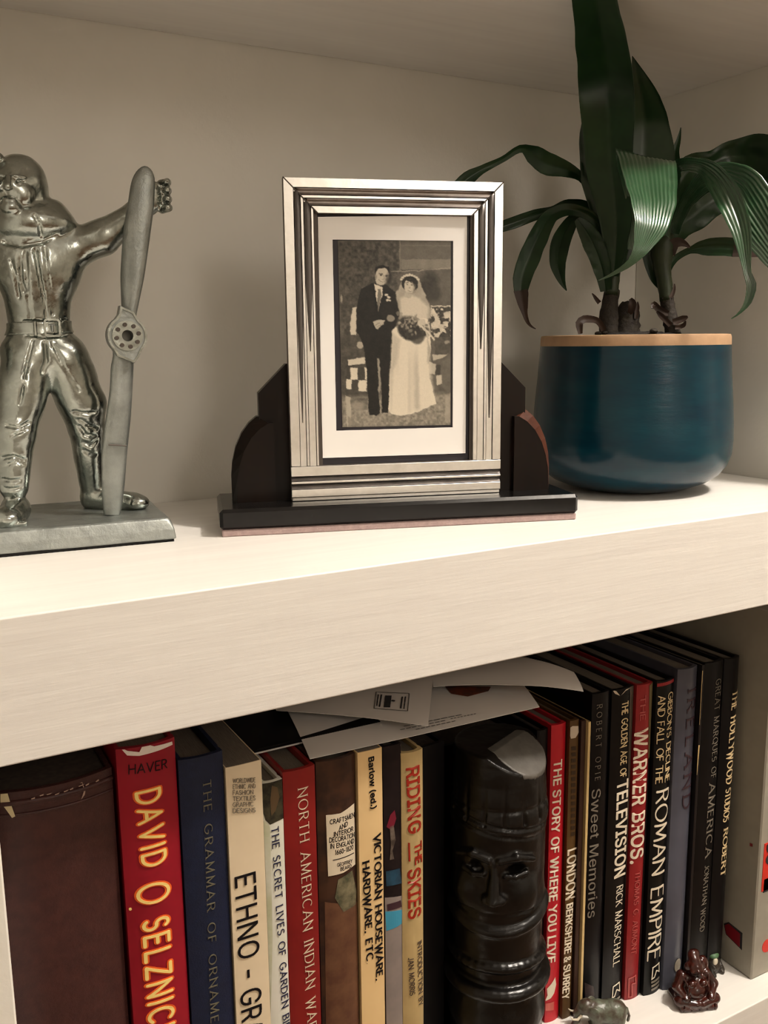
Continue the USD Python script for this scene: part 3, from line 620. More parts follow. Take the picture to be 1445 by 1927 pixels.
def fpx2(x, y): return fpx(600+x/4.587, 420+y/4.587, yo+.0046)
q = [fpx2(*c) for c in ((163, 150), (1139, 152), (1136, 1742), (203, 1762))]
ta, tb = (gx-163)/976, (gy-148)/1617
Xp = (q[0][0]*(1-ta)+q[1][0]*ta)*(1-tb)+(q[3][0]*(1-ta)+q[2][0]*ta)*tb; Zp = (q[0][1]*(1-ta)+q[1][1]*ta)*(1-tb)+(q[3][1]*(1-ta)+q[2][1]*ta)*tb
ny, nx = gx.shape; idx = np.arange(nx*ny).reshape(ny, nx)
qd = np.stack([idx[:-1, :-1], idx[1:, :-1], idx[1:, 1:], idx[:-1, 1:]], -1).reshape(-1, 4)
pm_ = obj('photograph', (np.stack([Xp, np.full_like(Xp, yo+.0046), Zp], -1).reshape(-1, 3), qd), 'print_paper', fr)
UsdGeom.PrimvarsAPI(pm_).CreatePrimvar('print', Sdf.ValueTypeNames.Color3fArray, 'vertex').Set([Gf.Vec3f(*map(float, c)) for c in rgb.reshape(-1, 3)])
tag(pm_, 'sepia wedding photograph of a groom in a dark suit and a bride with veil and bouquet')

# ---------------------------------------------------------------- potted plant
PC = np.array([.325, .141, 0])
pl = thing('potted_plant', 'dark green corn plant in a glazed teal pot with a bare clay rim', 'potted plant', PC)
prof = [(0, .0005), (.040, .0005), (.0475, .002), (.056, .0045), (.066, .0085), (.0745, .0145), (.0805, .0225), (.0838, .032), (.0846, .044), (.084, .058), (.0825, .078), (.0808, .096), (.0796, .112), (.0790, .1228)]
N = 144
obj('pot', revolve(prof+[(.0775, .1228), (.0765, .030), (0, .022)], N), 'glaze', pl, 35)
rimm = revolve([(.0790, .1226), (.0787, .1290), (.0780, .1312), (.0762, .1316), (.0748, .1306), (.0746, .1100), (.0775, .1100)][::1]+[(.0790, .1226)], N)
rimm.vertices[:, 2] += np.where(rimm.vertices[:, 2] < .124, .0016*(meshkit.fbm(rimm.vertices*[90, 90, 0], 3, 2)-.5), 0)
obj('clay_rim', rimm, 'clay_rim', pl, 35)
r_ = np.linspace(0, .0742, 14); a_ = np.linspace(0, 2*np.pi, 49)[:-1]
vs = np.array([[r*np.cos(a), r*np.sin(a), .1205+.0135*(1-(r/.0742)**2)] for r in r_[1:] for a in a_]+[[0, 0, .134]])
vs[:, 2] += .006*(meshkit.fbm(vs*220, 3, 8)-.5)
fs = []; n = 48
for i in range(12):
    for j in range(n): k = (j+1) % n; fs += [[i*n+j, (i+1)*n+j, (i+1)*n+k], [i*n+j, (i+1)*n+k, i*n+k]]
for j in range(n): fs.append([13*n, j, (j+1) % n])
obj('soil', trimesh.Trimesh(vs, fs, process=False), 'soil', pl, True)
for k in range(16):                                              # crumbs of bark and moss on the soil
    a, r = rng.uniform(0, 6.28), rng.uniform(.02, .068); c = trimesh.creation.icosphere(1, rng.uniform(.002, .0042)); c.vertices *= [1.3, 1, .7]; c.apply_translation([r*math.cos(a), r*math.sin(a), .1225+.0135*(1-(r/.0742)**2)]); obj('bark_chip', c, 'stem_bark', pl)
D0 = .795
def stem(pts, m, nm='stem', n=16, seed=0, rough=.0007):
    q = smoothpath(np.array([np.r_[at(x, y, D0+d), w*(D0+d)/F] for x, y, d, w in pts]), n); t = tube(q[:, :3], q[:, 3], 14)
    t.vertices += rough*2*(np.stack([meshkit.fbm(t.vertices*300+k*9, 2, seed) for k in range(3)], 1)-.5); return obj(nm, t, m, pl, True, world=True)
stem([(1146, 634, 0, 17), (1145, 600, 0, 18), (1148, 570, 0, 15), (1152, 545, 0, 14)], 'stem_bark', seed=1)
stem([(1150, 556, -.002, 13), (1152, 520, -.002, 14), (1155, 480, 0, 16), (1156, 440, 0, 18), (1156, 420, 0, 8)], 'stem_green', seed=2)
stem([(1176, 634, .012, 27), (1178, 610, .012, 25), (1181, 585, .012, 21), (1184, 572, .012, 15)], 'stem_bark', 'cut_stump', seed=3, rough=.0015)
stem([(1268, 632, -.004, 14), (1262, 605, -.004, 14), (1257, 575, -.004, 13), (1254, 560, -.004, 13)], 'stem_bark', seed=4, rough=.0012)
stem([(1255, 566, -.004, 13), (1250, 530, -.004, 14), (1246, 500, -.003, 17), (1246, 470, -.003, 22), (1252, 440, 0, 16)], 'stem_green', seed=5)
ex_ = []
def leaf(pts, m='leaf', nm='leaf', fold=.22, ridges=7, amp=.0004, roll=0, n=44, na=15, wav=.0006, seed=0, label=None, side=None):
    """A strap leaf: pts are (pixel x, pixel y, metres beyond the stem, half-width in pixels[, roll in degrees])."""
    P_ = np.array([np.r_[at(x, y, D0+d), hw*(D0+d)/F, (r[0] if r else roll)] for x, y, d, hw, *r in pts]); q = smoothpath(P_, n)
    c, hw, ro = q[:, :3], q[:, 3], np.radians(q[:, 4]); t = np.gradient(c, axis=0); t /= np.linalg.norm(t, axis=1, keepdims=True)
    vw = c-C; vw /= np.linalg.norm(vw, axis=1, keepdims=True); sd = np.cross(t, vw); sd /= np.linalg.norm(sd, axis=1, keepdims=True)+1e-9
    if side is not None:
        sv_ = RT*side[0]-UP*side[1]; sd = sv_-t*(t@sv_)[:, None]; sd /= np.linalg.norm(sd, axis=1, keepdims=True)
    for i in range(1, n):
        if sd[i]@sd[i-1] < 0: sd[i] *= -1
    nr = np.cross(t, sd); s2 = sd*np.cos(ro)[:, None]+nr*np.sin(ro)[:, None]; n2 = np.cross(t, s2)
    sg = np.sign((n2*vw).sum(1).mean()) or 1; n2 *= sg
    k = np.linspace(-1, 1, na); V_ = []
    for i in range(n):
        w = hw[i]; off = fold*w*(1-np.abs(k))-fold*w*.5 + amp*np.cos(k*np.pi*ridges)*min(1, w/.012)
        off = off + wav*4*(meshkit.fbm(np.stack([k*1.3+seed*5.1, np.full(na, i*.22+seed), 0*k], 1), 2, 3)-.5)*min(1, w/.01)*np.abs(k)
        wob = 1+.10*(meshkit.fbm(np.array([[i*.35, seed*3.3, 0], [i*.35, seed*3.3+9, 0]]), 2, 6)-.5)
        kk = np.where(k < 0, k*wob[0], k*wob[1])
        V_.append(c[i]+s2[i]*(kk*w)[:, None]+n2[i]*off[:, None])
    A = np.array(V_); B = A+n2[:, None]*.0005; v = np.vstack([A.reshape(-1, 3), B.reshape(-1, 3)]); o = n*na; fs = []
    for i in range(n-1):
        for j in range(na-1):
            a, b, e, d = i*na+j, i*na+j+1, (i+1)*na+j+1, (i+1)*na+j
            fs += [[a, b, e], [a, e, d], [a+o, e+o, b+o], [a+o, d+o, e+o]]
    edge = [i*na for i in range(n)]+[(n-1)*na+j for j in range(1, na)]+[i*na+na-1 for i in range(n-2, -1, -1)]+[j for j in range(na-2, 0, -1)]
    for a, b in zip(edge, edge[1:]+edge[:1]): fs += [[a, b+o, b], [a, a+o, b+o]]
    m_ = trimesh.Trimesh(v, fs, process=False); m_.fix_normals(); ex_.append((nm, A.reshape(-1, 3).min(0), A.reshape(-1, 3).max(0)))
    return obj(nm, m_, m, pl, 70, label=label, world=True)
leaf([(1154, 520, -.012, 10), (1158, 460, -.02, 22), (1158, 400, -.03, 32), (1150, 330, -.04, 42), (1146, 250, -.055, 47), (1142, 170, -.075, 52), (1134, 90, -.118, 49), (1124, 30, -.158, 43), (1114, -20, -.19, 40), (1104, -55, -.218, 38), (1094, -72, -.245, 30), (1084, -74, -.268, 18), (1076, -66, -.285, 3)], roll=-12, seed=1)
leaf([(1166, 500, .004, 10), (1185, 430, .0, 28), (1202, 360, -.004, 50), (1212, 300, -.01, 54), (1214, 240, -.016, 44), (1207, 180, -.032, 28), (1199, 140, -.045, 13), (1190, 106, -.058, .6)], roll=14, seed=2)
leaf([(1142, 470, -.006, 7), (1128, 400, -.014, 17), (1116, 340, -.02, 24), (1109, 290, -.026, 20), (1104, 250, -.03, 14), (1101, 212, -.032, 2)], roll=20, seed=3)
leaf([(1262, 420, .01, 6), (1266, 330, .004, 14), (1270, 290, 0, 8), (1277, 262, 0, 4), (1281, 240, 0, .8)], seed=4, na=9)
leaf([(1140, 440, .0, 7), (1122, 385, -.006, 7), (1094, 334, -.014, 8), (1060, 317, -.022, 15, 10), (1030, 309, -.03, 20, 5), (1003, 290, -.038, 17, 0), (985, 279, -.044, 8, -20), (945, 300, -.05, 6, -30), (905, 320, -.055, 8, 0), (880, 336, -.058, 13), (850, 365, -.06, 10), (830, 395, -.06, 2)], seed=5, fold=.3)
leaf([(1146, 470, .01, 9), (1122, 412, .008, 13), (1096, 392, .004, 15), (1070, 386, -.002, 11), (1040, 396, -.008, 8, 20), (1005, 405, -.014, 10), (970, 418, -.018, 11), (930, 432, -.02, 9), (895, 450, -.02, 2)], seed=6, fold=.3)
leaf([(1142, 460, -.012, 8), (1112, 408, -.022, 10), (1072, 394, -.034, 11), (1040, 404, -.042, 13), (1016, 440, -.05, 18), (998, 480, -.055, 20), (984, 520, -.058, 18), (980, 550, -.06, 13)], seed=7, fold=.3)
leaf([(980, 546, -.0602, 13.5), (983, 566, -.0608, 11), (988, 592, -.061, 5), (994, 608, -.061, 3, 20), (1008, 619, -.06, .8)], 'leaf_brown', 'dry_leaf_tip', seed=8, n=24, na=9, label='brown dried leaf tip')
leaf([(1138, 470, .0, 7), (1110, 420, -.01, 9), (1084, 412, -.018, 10), (1066, 432, -.024, 15), (1053, 465, -.028, 18), (1050, 500, -.03, 14), (1057, 528, -.03, 7), (1066, 547, -.03, .8)], seed=9, fold=.3)
leaf([(1140, 548, -.006, 10), (1132, 500, -.014, 17), (1116, 458, -.022, 19), (1100, 430, -.03, 15), (1086, 412, -.034, 6)], seed=10, fold=.3)
leaf([(1188, 470, -.02, 8), (1202, 410, -.03, 20), (1210, 350, -.05, 40), (1212, 312, -.072, 52), (1213, 296, -.086, 56), (1214, 292, -.093, 57), (1216, 300, -.101, 57), (1220, 322, -.113, 55), (1224, 352, -.126, 51), (1227, 390, -.140, 43), (1222, 430, -.148, 31), (1208, 464, -.150, 17), (1186, 494, -.148, 7), (1158, 513, -.144, 3.5), (1126, 528, -.14, .8)], 'leaf_bright', seed=11, fold=.07, ridges=13, amp=.00028, n=60, na=55, label='glossy striped leaf bent over towards the room', side=(.97, .22))
leaf([(1252, 450, -.01, 8), (1256, 380, -.03, 14), (1266, 325, -.055, 17), (1282, 310, -.075, 12), (1312, 311, -.09, 14, 20), (1342, 330, -.105, 22, 25), (1366, 362, -.115, 24, 15), (1384, 400, -.122, 22), (1396, 440, -.126, 17), (1402, 480, -.127, 11), (1406, 512, -.127, 7), (1414, 540, -.126, 9), (1408, 566, -.124, 7), (1394, 586, -.122, 3), (1376, 600, -.12, .8)], 'leaf_bright', seed=12, fold=.35, ridges=6, amp=.00028, n=60, na=31, label='narrow bright leaf hanging over the pot')
leaf([(1270, 440, -.01, 8), (1300, 370, -.05, 16), (1345, 335, -.085, 26), (1385, 352, -.10, 40, 10), (1412, 392, -.112, 45), (1440, 436, -.118, 40), (1470, 486, -.12, 28), (1500, 540, -.12, 3)], 'leaf_bright', seed=13, fold=.10, ridges=12, amp=.0003, n=54, na=51, label='broad glossy striped leaf on the right')
leaf([(1256, 440, .02, 10), (1270, 370, .02, 20), (1300, 318, .022, 26), (1340, 306, .022, 22), (1375, 292, .022, 26), (1412, 296, .012, 42), (1440, 304, .0, 46), (1468, 318, -.016, 40), (1490, 340, -.03, 3)], seed=14, wav=.002)
leaf([(1250, 470, .006, 16), (1275, 428, .01, 26), (1312, 400, .014, 30), (1350, 372, .016, 30), (1400, 352, .008, 26), (1440, 350, -.006, 14), (1462, 354, -.012, 2)], seed=15, wav=.0016)
leaf([(1254, 520, -.002, 5), (1268, 490, -.004, 6), (1296, 472, -.008, 6), (1320, 466, -.012, 13), (1350, 464, -.016, 17), (1385, 466, -.02, 17)], seed=16, na=11)
leaf([(1380, 466, -.0195, 17), (1410, 467, -.024, 16), (1440, 470, -.028, 13), (1480, 478, -.03, 2)], 'leaf_brown', 'dry_leaf_tip', seed=17, n=20, na=9, label='brown dried leaf tip')
leaf([(1250, 545, .0, 6), (1234, 515, .0, 14), (1222, 480, .0, 13), (1213, 450, .0, 5), (1210, 440, .0, .6)], seed=18, na=9, n=20)
leaf([(1258, 478, -.008, 12), (1275, 456, -.012, 9), (1298, 466, -.014, 2)], 'leaf_brown', 'dry_leaf', seed=19, na=9, n=16)
for k, pts in enumerate(([(1136, 622, -.03, 5), (1120, 602, -.035, 6), (1102, 600, -.038, 7), (1090, 608, -.04, 7), (1092, 628, -.04, 4)], [(1184, 590, .0, 4), (1190, 572, -.004, 7), (1186, 562, -.004, 3)], [(1196, 600, .0, 3), (1199, 580, 0, 4), (1200, 568, 0, .8)],
                         [(1258, 590, -.012, 5), (1240, 582, -.014, 6), (1230, 572, -.016, 5), (1228, 580, -.018, 3)], [(1262, 612, -.012, 5), (1246, 596, -.014, 5), (1236, 586, -.016, 2)], [(1266, 606, -.012, 6), (1284, 600, -.014, 6), (1294, 596, -.016, 2)], [(1270, 616, -.012, 4), (1286, 612, -.014, 4), (1290, 604, -.016, 1)], [(1262, 560, -.01, 4), (1268, 545, -.01, 3), (1269, 534, -.01, .8)], [(1128, 570, -.01, 4), (1120, 560, -.012, 3), (1114, 552, -.012, .8)])):
    leaf(pts, 'leaf_brown', 'dry_scale', seed=30+k, na=7, n=14)
# ---------------------------------------------------------------- lettering: letters drawn as pen strokes, with or without serifs
def ar(cx, cy, rx, ry, a0, a1, n=11):
    a = np.radians(np.linspace(a0, a1, n)); return list(zip(cx+rx*np.cos(a), cy+ry*np.sin(a)))
GL = {
 'A': (.82, [[(0, 0), (.41, 1), (.82, 0)], [(.15, .34), (.67, .34)]]), 'B': (.6, [[(.02, 0), (.02, 1), (.28, 1)]+ar(.3, .77, .24, .23, 90, -90)+[(.02, .54)], [(.3, .54)]+ar(.3, .27, .3, .27, 90, -90)+[(.02, 0)]]),
 'C': (.78, [ar(.43, .5, .43, .5, 48, 312, 20)]), 'D': (.75, [[(.02, 0), (.02, 1), (.25, 1)]+ar(.27, .5, .48, .5, 90, -90, 15)+[(.02, 0)]]),
 'E': (.55, [[(.55, 1), (.02, 1), (.02, 0), (.55, 0)], [(.02, .52), (.46, .52)]]), 'F': (.52, [[(.54, 1), (.02, 1), (.02, 0)], [(.02, .5), (.45, .5)]]),
 'G': (.84, [ar(.43, .5, .43, .5, 48, 340, 20)+[(.82, .45), (.5, .45)]]), 'H': (.74, [[(.02, 0), (.02, 1)], [(.72, 0), (.72, 1)], [(.02, .52), (.72, .52)]]),
 'I': (.06, [[(.03, 0), (.03, 1)]]), 'J': (.42, [[(.4, 1), (.4, .25)]+ar(.2, .22, .2, .22, 0, -150, 8)]), 'K': (.68, [[(.02, 0), (.02, 1)], [(.64, 1), (.02, .42)], [(.22, .6), (.68, 0)]]),
 'L': (.52, [[(.02, 1), (.02, 0), (.54, 0)]]), 'M': (.94, [[(.04, 0), (.1, 1), (.47, .12), (.84, 1), (.9, 0)]]), 'N': (.76, [[(.02, 0), (.02, 1), (.74, 0), (.74, 1)]]),
 'O': (.9, [ar(.45, .5, .45, .5, 0, 360, 30)]), 'P': (.58, [[(.02, 0), (.02, 1), (.28, 1)]+ar(.3, .73, .28, .27, 90, -90)+[(.02, .46)]]), 'Q': (.9, [ar(.45, .5, .45, .5, 0, 360, 30), [(.5, .2), (.85, -.12)]]),
 'R': (.64, [[(.02, 0), (.02, 1), (.28, 1)]+ar(.3, .75, .28, .25, 90, -90)+[(.02, .5)], [(.28, .5), (.64, 0)]]), 'S': (.56, [ar(.28, .75, .25, .25, 35, 270, 13)+ar(.28, .26, .28, .26, 90, -145, 13)]),
 'T': (.7, [[(0, 1), (.7, 1)], [(.35, 1), (.35, 0)]]), 'U': (.72, [[(.02, 1), (.02, .32)]+ar(.36, .32, .34, .32, 180, 360, 13)+[(.7, 1)]]), 'V': (.78, [[(0, 1), (.39, 0), (.78, 1)]]),
 'W': (1.1, [[(0, 1), (.28, 0), (.55, .9), (.82, 0), (1.1, 1)]]), 'X': (.7, [[(0, 0), (.7, 1)], [(0, 1), (.7, 0)]]), 'Y': (.72, [[(0, 1), (.36, .48), (.72, 1)], [(.36, .48), (.36, 0)]]), 'Z': (.66, [[(.02, 1), (.64, 1), (0, 0), (.66, 0)]]),
 '-': (.4, [[(.02, .42), (.38, .42)]]), '.': (.12, [[(.05, .02), (.07, .02)]]), ',': (.14, [[(.08, .05), (.03, -.14)]]), "'": (.1, [[(.06, 1), (.04, .8)]]), '(': (.22, [ar(.3, .42, .28, .6, 130, 230)]), ')': (.22, [ar(-.08, .42, .28, .6, 50, -50)]),
 '&': (.78, [[(.76, .0), (.2, .68)]+ar(.34, .8, .18, .2, 200, -20, 11)+[(.1, .36)]+ar(.3, .24, .27, .25, 150, 330, 11)+[(.74, .52)]]), ' ': (.42, []),
 '1': (.3, [[(.05, .8), (.2, 1), (.2, 0)]]), '6': (.56, [ar(.28, .28, .26, .28, 0, 360, 20), [(.03, .35), (.14, .75), (.44, 1)]]), '8': (.54, [ar(.27, .76, .22, .24, 0, 360, 16), ar(.27, .26, .27, .26, 0, 360, 18)]), '2': (.54, [ar(.27, .74, .25, .26, 160, -30, 11)+[(.02, 0), (.54, 0)]]), '0': (.58, [ar(.29, .5, .28, .5, 0, 360, 22)])}
def words(text, wt=.07, contrast=1.0, serif=0, space=.22):
    """One line of lettering, capitals 1 high: (shape, width). contrast > 1 thins the level strokes; serif is the length of the feet."""
    x, parts = 0, []
    for ch in text:
        w, ss = GL.get(ch, GL['I'])
        for st_ in ss:
            pts = [(a+x, b*contrast) for a, b in st_]
            parts.append(LineString(pts).buffer(wt, quad_segs=2, cap_style='flat' if serif else 'round', join_style='mitre' if serif else 'round'))
            if serif and ch not in "-.,'()& ":
                for (a, b), (c, d) in ((st_[0], st_[1]), (st_[-1], st_[-2])):
                    if (abs(b) < .02 or abs(b-1) < .02) and abs(d-b) > .3*abs(c-a)+.02 and ch not in 'CGOSQ':
                        parts.append(LineString([(a+x-serif, b*contrast), (a+x+serif, b*contrast)]).buffer(wt*.55, cap_style='flat'))
        x += w+space
    g = affinity.scale(unary_union(parts), 1, 1/contrast, origin=(0, 0))
    return g.simplify(.008), x-space
# ---------------------------------------------------------------- books
BK = {}
def cmat(name, rgb, rgb2=None, rough=.35, **k):
    if name not in M: mat(name, s2l(rgb), s2l(rgb2) if rgb2 else None, rough, **({'spec': .22 if max(rgb) < 40 else .38}|k))
    return name
class Book: pass
def book(name, label, xl, xr, ytop, Y, cover, depth=.2, hard=True, bulge=.0016, pages='page', top_drop=.003, left=None, zt=None, group='books on the lower shelf'):
    """A book standing on the lower shelf: spine at y = Y between two pixel columns, head at a pixel row; cover and page block are parts."""
    b = Book(); b.Y = Y
    b.x0 = hit(xl, ytop, 1, Y)[0] if left is None else left; b.x1 = hit(xr, ytop, 1, Y)[0]
    b.zt = hit((xl+xr)/2, ytop, 1, Y)[2] if zt is None else zt
    b.z0 = LZ; w = b.x1-b.x0; b.w = w; b.bulge = min(bulge, w*.2); b.xc = (b.x0+b.x1)/2
    t = thing(name, label, 'book', (b.xc, Y, LZ), group=group); b.t = t
    h = b.zt-b.z0; bt = min(.0024, w*.16) if hard else .0006; k = np.linspace(-1, 1, 13)
    spine = [(b.xc+q*w/2*.998, Y+b.bulge*q*q) for q in k]
    if hard: out = spine+[(b.x1, Y+b.bulge+.004), (b.x1-.0006, Y+b.bulge+.006), (b.x1, Y+b.bulge+.009), (b.x1, Y+depth), (b.x1-bt, Y+depth), (b.x1-bt, Y+.006+b.bulge)]+[(b.xc+q*(w/2-bt), Y+b.bulge*q*q+.0018+.001) for q in k[::-1]]+[(b.x0+bt, Y+.006+b.bulge), (b.x0+bt, Y+depth), (b.x0, Y+depth), (b.x0, Y+b.bulge+.009), (b.x0+.0006, Y+b.bulge+.006), (b.x0, Y+b.bulge+.004)]
    else: out = spine+[(b.x1, Y+depth), (b.x1-bt, Y+depth)]+[(b.xc+q*(w/2-bt), Y+b.bulge*q*q+bt) for q in k[::-1]]+[(b.x0+bt, Y+depth), (b.x0, Y+depth)]
    b.cover = obj('cover', extr(Polygon(out).buffer(0), h, b.z0), cover, t, 40, world=True)
    d = top_drop if hard else .0003
    blk = Polygon([(b.xc+q*(w/2-bt-.0002), Y+b.bulge*q*q+.0032+(0 if hard else -.0022)) for q in k]+[(b.x1-bt-.0002, Y+depth-(.004 if hard else .0005)), (b.x0+bt+.0002, Y+depth-(.004 if hard else .0005))])
    b.pages = obj('page_block', extr(blk, h-d-(.003 if hard else .0003), b.z0+(.003 if hard else .0003)), pages, t, 40, world=True)
    BK[name+str(len(BK))] = b; return b
def on_spine(b, shp, e=.00035, th=.0003):
    """A flat shape in (x, z) laid on the spine and bent with it."""
    m = extr(shp, th); v, f = m.vertices, m.faces
    if b.bulge > .0004:
        v, f = trimesh.remesh.subdivide_to_size(v, f, max(b.w/5, .003), max_iter=12)
    v = np.array(v); q = np.clip((v[:, 0]-b.xc)/(b.w/2), -1, 1); y = b.Y+b.bulge*q*q-e-v[:, 2]+.0001
    m = trimesh.Trimesh(np.stack([v[:, 0], y, v[:, 1]], 1), f, process=False); m.fix_normals(); return m
def px(b, x, y): p = hit(x, y, 1, b.Y); return np.array([p[0], p[2]])
def title(b, text, p0, p1, cap, mt, nm='title_lettering', inter=False, bold=False, e=.00035, up=False, **k):
    """Lettering running down the spine from pixel p0 to p1 (middle of the capitals), cap = height of the capitals in pixels."""
    A, B = px(b, *p0), px(b, *p1); c = px(b, p0[0]+cap/2, p0[1])[0]-px(b, p0[0]-cap/2, p0[1])[0]
    if inter:
        m = meshkit.text_mesh(text, 1., .01, bold); top = m.vertices[:, 2] > .005; m2 = m.vertices[:, :2]; L = m2[:, 0].max(); lo = m2[:, 0].min()
        d = (B-A)/(L-lo); n = np.array([-d[1], d[0]]); n = n/np.linalg.norm(n)*c
        q = A+(m2[:, :1]-lo)*d+(m2[:, 1:]-.5)*n; kk = np.clip((q[:, 0]-b.xc)/(b.w/2), -1, 1)
        v = np.stack([q[:, 0], b.Y+b.bulge*kk*kk-e-np.where(top, .0003, 0)+.0001, q[:, 1]], 1); mm_ = trimesh.Trimesh(v, m.faces, process=False); mm_.fix_normals()
        return obj(nm, mm_, mt, b.t, world=True)
    g, L = words(text, **k); d = (B-A)/L; n = np.array([-d[1], d[0]]); n = n/np.linalg.norm(n)*c
    g = affinity.affine_transform(g, [d[0], n[0], d[1], n[1], A[0]-.5*n[0], A[1]-.5*n[1]])
    return obj(nm, on_spine(b, g, e), mt, b.t, world=True)
def level(b, text, x0, x1, y, cap, mt, nm='lettering', rise=0, **k):
    """Lettering across the spine, left to right, baseline at pixel row y at x0."""
    g, L = words(text, **k); A, B = px(b, x0, y), px(b, x1, y+rise); d = (B-A)/L; n = px(b, x0, y-cap)-A
    return obj(nm, on_spine(b, affinity.affine_transform(g, [d[0], n[0], d[1], n[1], A[0], A[1]]), .0005), mt, b.t, world=True)
def patch(b, pts, mt, nm='spine_panel', e=.0002, label=None):
    g = Polygon([px(b, *p) for p in pts]).intersection(sbox(b.x0+.0001, b.z0+.0002, b.x1-.0001, b.zt-.0001))
    if g.area < 1e-8: print('lost patch', nm, pts[0]); return None
    return obj(nm, on_spine(b, g, e, .00015), mt, b.t, world=True, label=label)
yl = cmat('letter_yellow', (245, 215, 130)); orr = cmat('letter_orange', (225, 95, 35)); wh = cmat('letter_white', (225, 212, 190)); bk = cmat('letter_black', (18, 16, 20)); cr = cmat('letter_cream', (222, 196, 150))
gd = cmat('letter_gold', (105, 100, 82)); gy_ = cmat('letter_grey', (120, 112, 100)); rd_ = cmat('letter_red', (150, 38, 22)); nv = cmat('letter_navy', (28, 30, 62)); silv = cmat('letter_silver', (205, 190, 165)); rust = cmat('letter_rust', (58, 38, 44)); dkr = cmat('letter_dim', (70, 56, 50))
# 1 the thick old brown volume
b = book('book', 'very thick worn brown leather book with a torn head, leftmost on the lower shelf', 8, 217, 1476, .03, cmat('leather_brown', (54, 28, 27), (66, 36, 33), .42, scale=120, bump=.0006, bscale=260), .22, pages='page_dark', bulge=.007, left=LX+.0012)
torn = cmat('torn_paper', (205, 190, 150))
for pts in ([(2, 1492), (16, 1498), (20, 1512), (30, 1540), (24, 1544), (12, 1528), (3, 1518)],): patch(b, [(max(x, 3), y) for x, y in pts], torn, 'torn_chip', .0008, label='torn chip showing bare board')
def bands(b, rows, r, mt):
    for ya, yb_, r_ in rows:
        za, zb_ = px(b, 30, ya)[1], px(b, 205, yb_)[1]; z = (za+zb_)/2; q = np.linspace(-1, 1, 21)
        obj('raised_band', tube(np.stack([b.xc+q*b.w/2*.985, b.Y+b.bulge*q*q, np.full(21, z)], 1), r_, 8), mt, b.t, True, world=True)
bands(b, [(1508, 1482, .0016), (1530, 1505, .0009)], .0012, 'leather_brown')
for k in range(9):
    x = 58+k*15+rng.uniform(-4, 4); y = 1501-.235*(x-58)+rng.uniform(-2, 2); patch(b, [(x, y), (x+rng.uniform(5, 12), y-3.5), (x+7, y-.5), (x+1, y+1.5)], cmat('scuff', (165, 140, 125)), 'scuff', .0016)
patch(b, [(150, 1474), (155, 1474), (158, 1490), (153, 1505), (160, 1496), (161, 1490), (155, 1472)], 'scuff', 'split', .0010)
# 2 red
b = book('book', 'thick red book with big yellow hand-drawn capitals and a torn white head', 219, 332, 1403, .03, cmat('jacket_red', (132, 17, 34), (146, 22, 38), .3, scale=12), .23, bulge=.0035)
title(b, "DAVID", (278, 1487), (291, 1626), 44, orr, e=.0003, wt=.15, space=.40); title(b, "DAVID", (278, 1487), (291, 1626), 44, yl, e=.0006, wt=.075, space=.40)
title(b, "O", (289, 1663), (289, 1697), 58, orr, e=.0003, wt=.12); title(b, "O", (289, 1663), (289, 1697), 58, yl, e=.0006, wt=.06); title(b, ".", (266, 1708), (266, 1712), 40, yl)
title(b, "SELZNICK", (293, 1729), (306, 1952), 46, orr, e=.0003, wt=.15, space=.40); title(b, "SELZNICK", (293, 1729), (306, 1952), 46, yl, e=.0006, wt=.075, space=.40)
level(b, "HAVER", 243, 315, 1458, 17, bk, rise=-12, wt=.05, space=.25)
for pts in ([(226, 1408), (240, 1414), (262, 1415), (268, 1402), (276, 1400), (290, 1404), (326, 1398), (327, 1404), (300, 1412), (262, 1422), (240, 1423)],): patch(b, pts, cmat('torn_white', (225, 215, 205)), 'torn_edge', .0006, label='white torn edge of the jacket')
# 3 blue
b = book('book', 'dark blue cloth book with dim serif capitals beside the red one', 336, 421, 1424, .03, cmat('cloth_blue', (6, 17, 44), (9, 22, 52), .6, scale=200, bump=.0002, bscale=900), .23, bulge=.0022, top_drop=.006)
title(b, "THE GRAMMAR OF ORNAMENT", (389, 1468), (405, 1965), 15, gd, wt=.055, contrast=1.5, serif=.13, space=.42)
# 4 cream
b = book('book', 'broad cream paperback lettered in large thin black capitals', 424, 492, 1438, .03, cmat('jacket_cream', (216, 198, 168), (222, 204, 174), .5), .21, hard=False, bulge=.0004)
title(b, "ETHNO - GRAPHICS", (461, 1645), (482, 2085), 40, bk, inter=True)
for k, tx in enumerate(("WORLDWIDE", "ETHNIC AND", "FASHION", "TEXTILES", "GRAPHIC", "DESIGNS")): level(b, tx, 438, 480-(4 if k in (2, 4) else 0), 1473+k*11.3, 8, gy_, rise=-2, wt=.06)
# 5 white/green garden birds
b = book('book', 'slim white book with navy serif capitals, garden bird picture at its head', 494, 532, 1471, .03, cmat('jacket_white', (222, 218, 210), (212, 212, 196), .4, scale=20), .20, bulge=.001)
patch(b, [(494, 1470), (534, 1464), (536, 1540), (520, 1546), (508, 1552), (500, 1544), (496, 1530)], cmat('bird_photo', (62, 58, 42), (26, 26, 20), .4, scale=160, ramp=(.4, .6)), 'spine_picture', label='dark picture at the head of the spine')
patch(b, [(497, 1545), (508, 1556), (513, 1760), (510, 1927), (506, 1960)], cmat('pale_green', (176, 178, 140), (204, 202, 186), .4, scale=40), 'spine_fade')
patch(b, [(511, 1478), (522, 1482), (526, 1500), (518, 1525), (510, 1535), (508, 1505)], cmat('bird_brown', (88, 70, 48)), 'bird_picture', .0004)
title(b, "THE SECRET LIVES OF GARDEN BIRDS", (517, 1556), (541, 1962), 13, nv, wt=.06, contrast=1.3, serif=.12, space=.3)
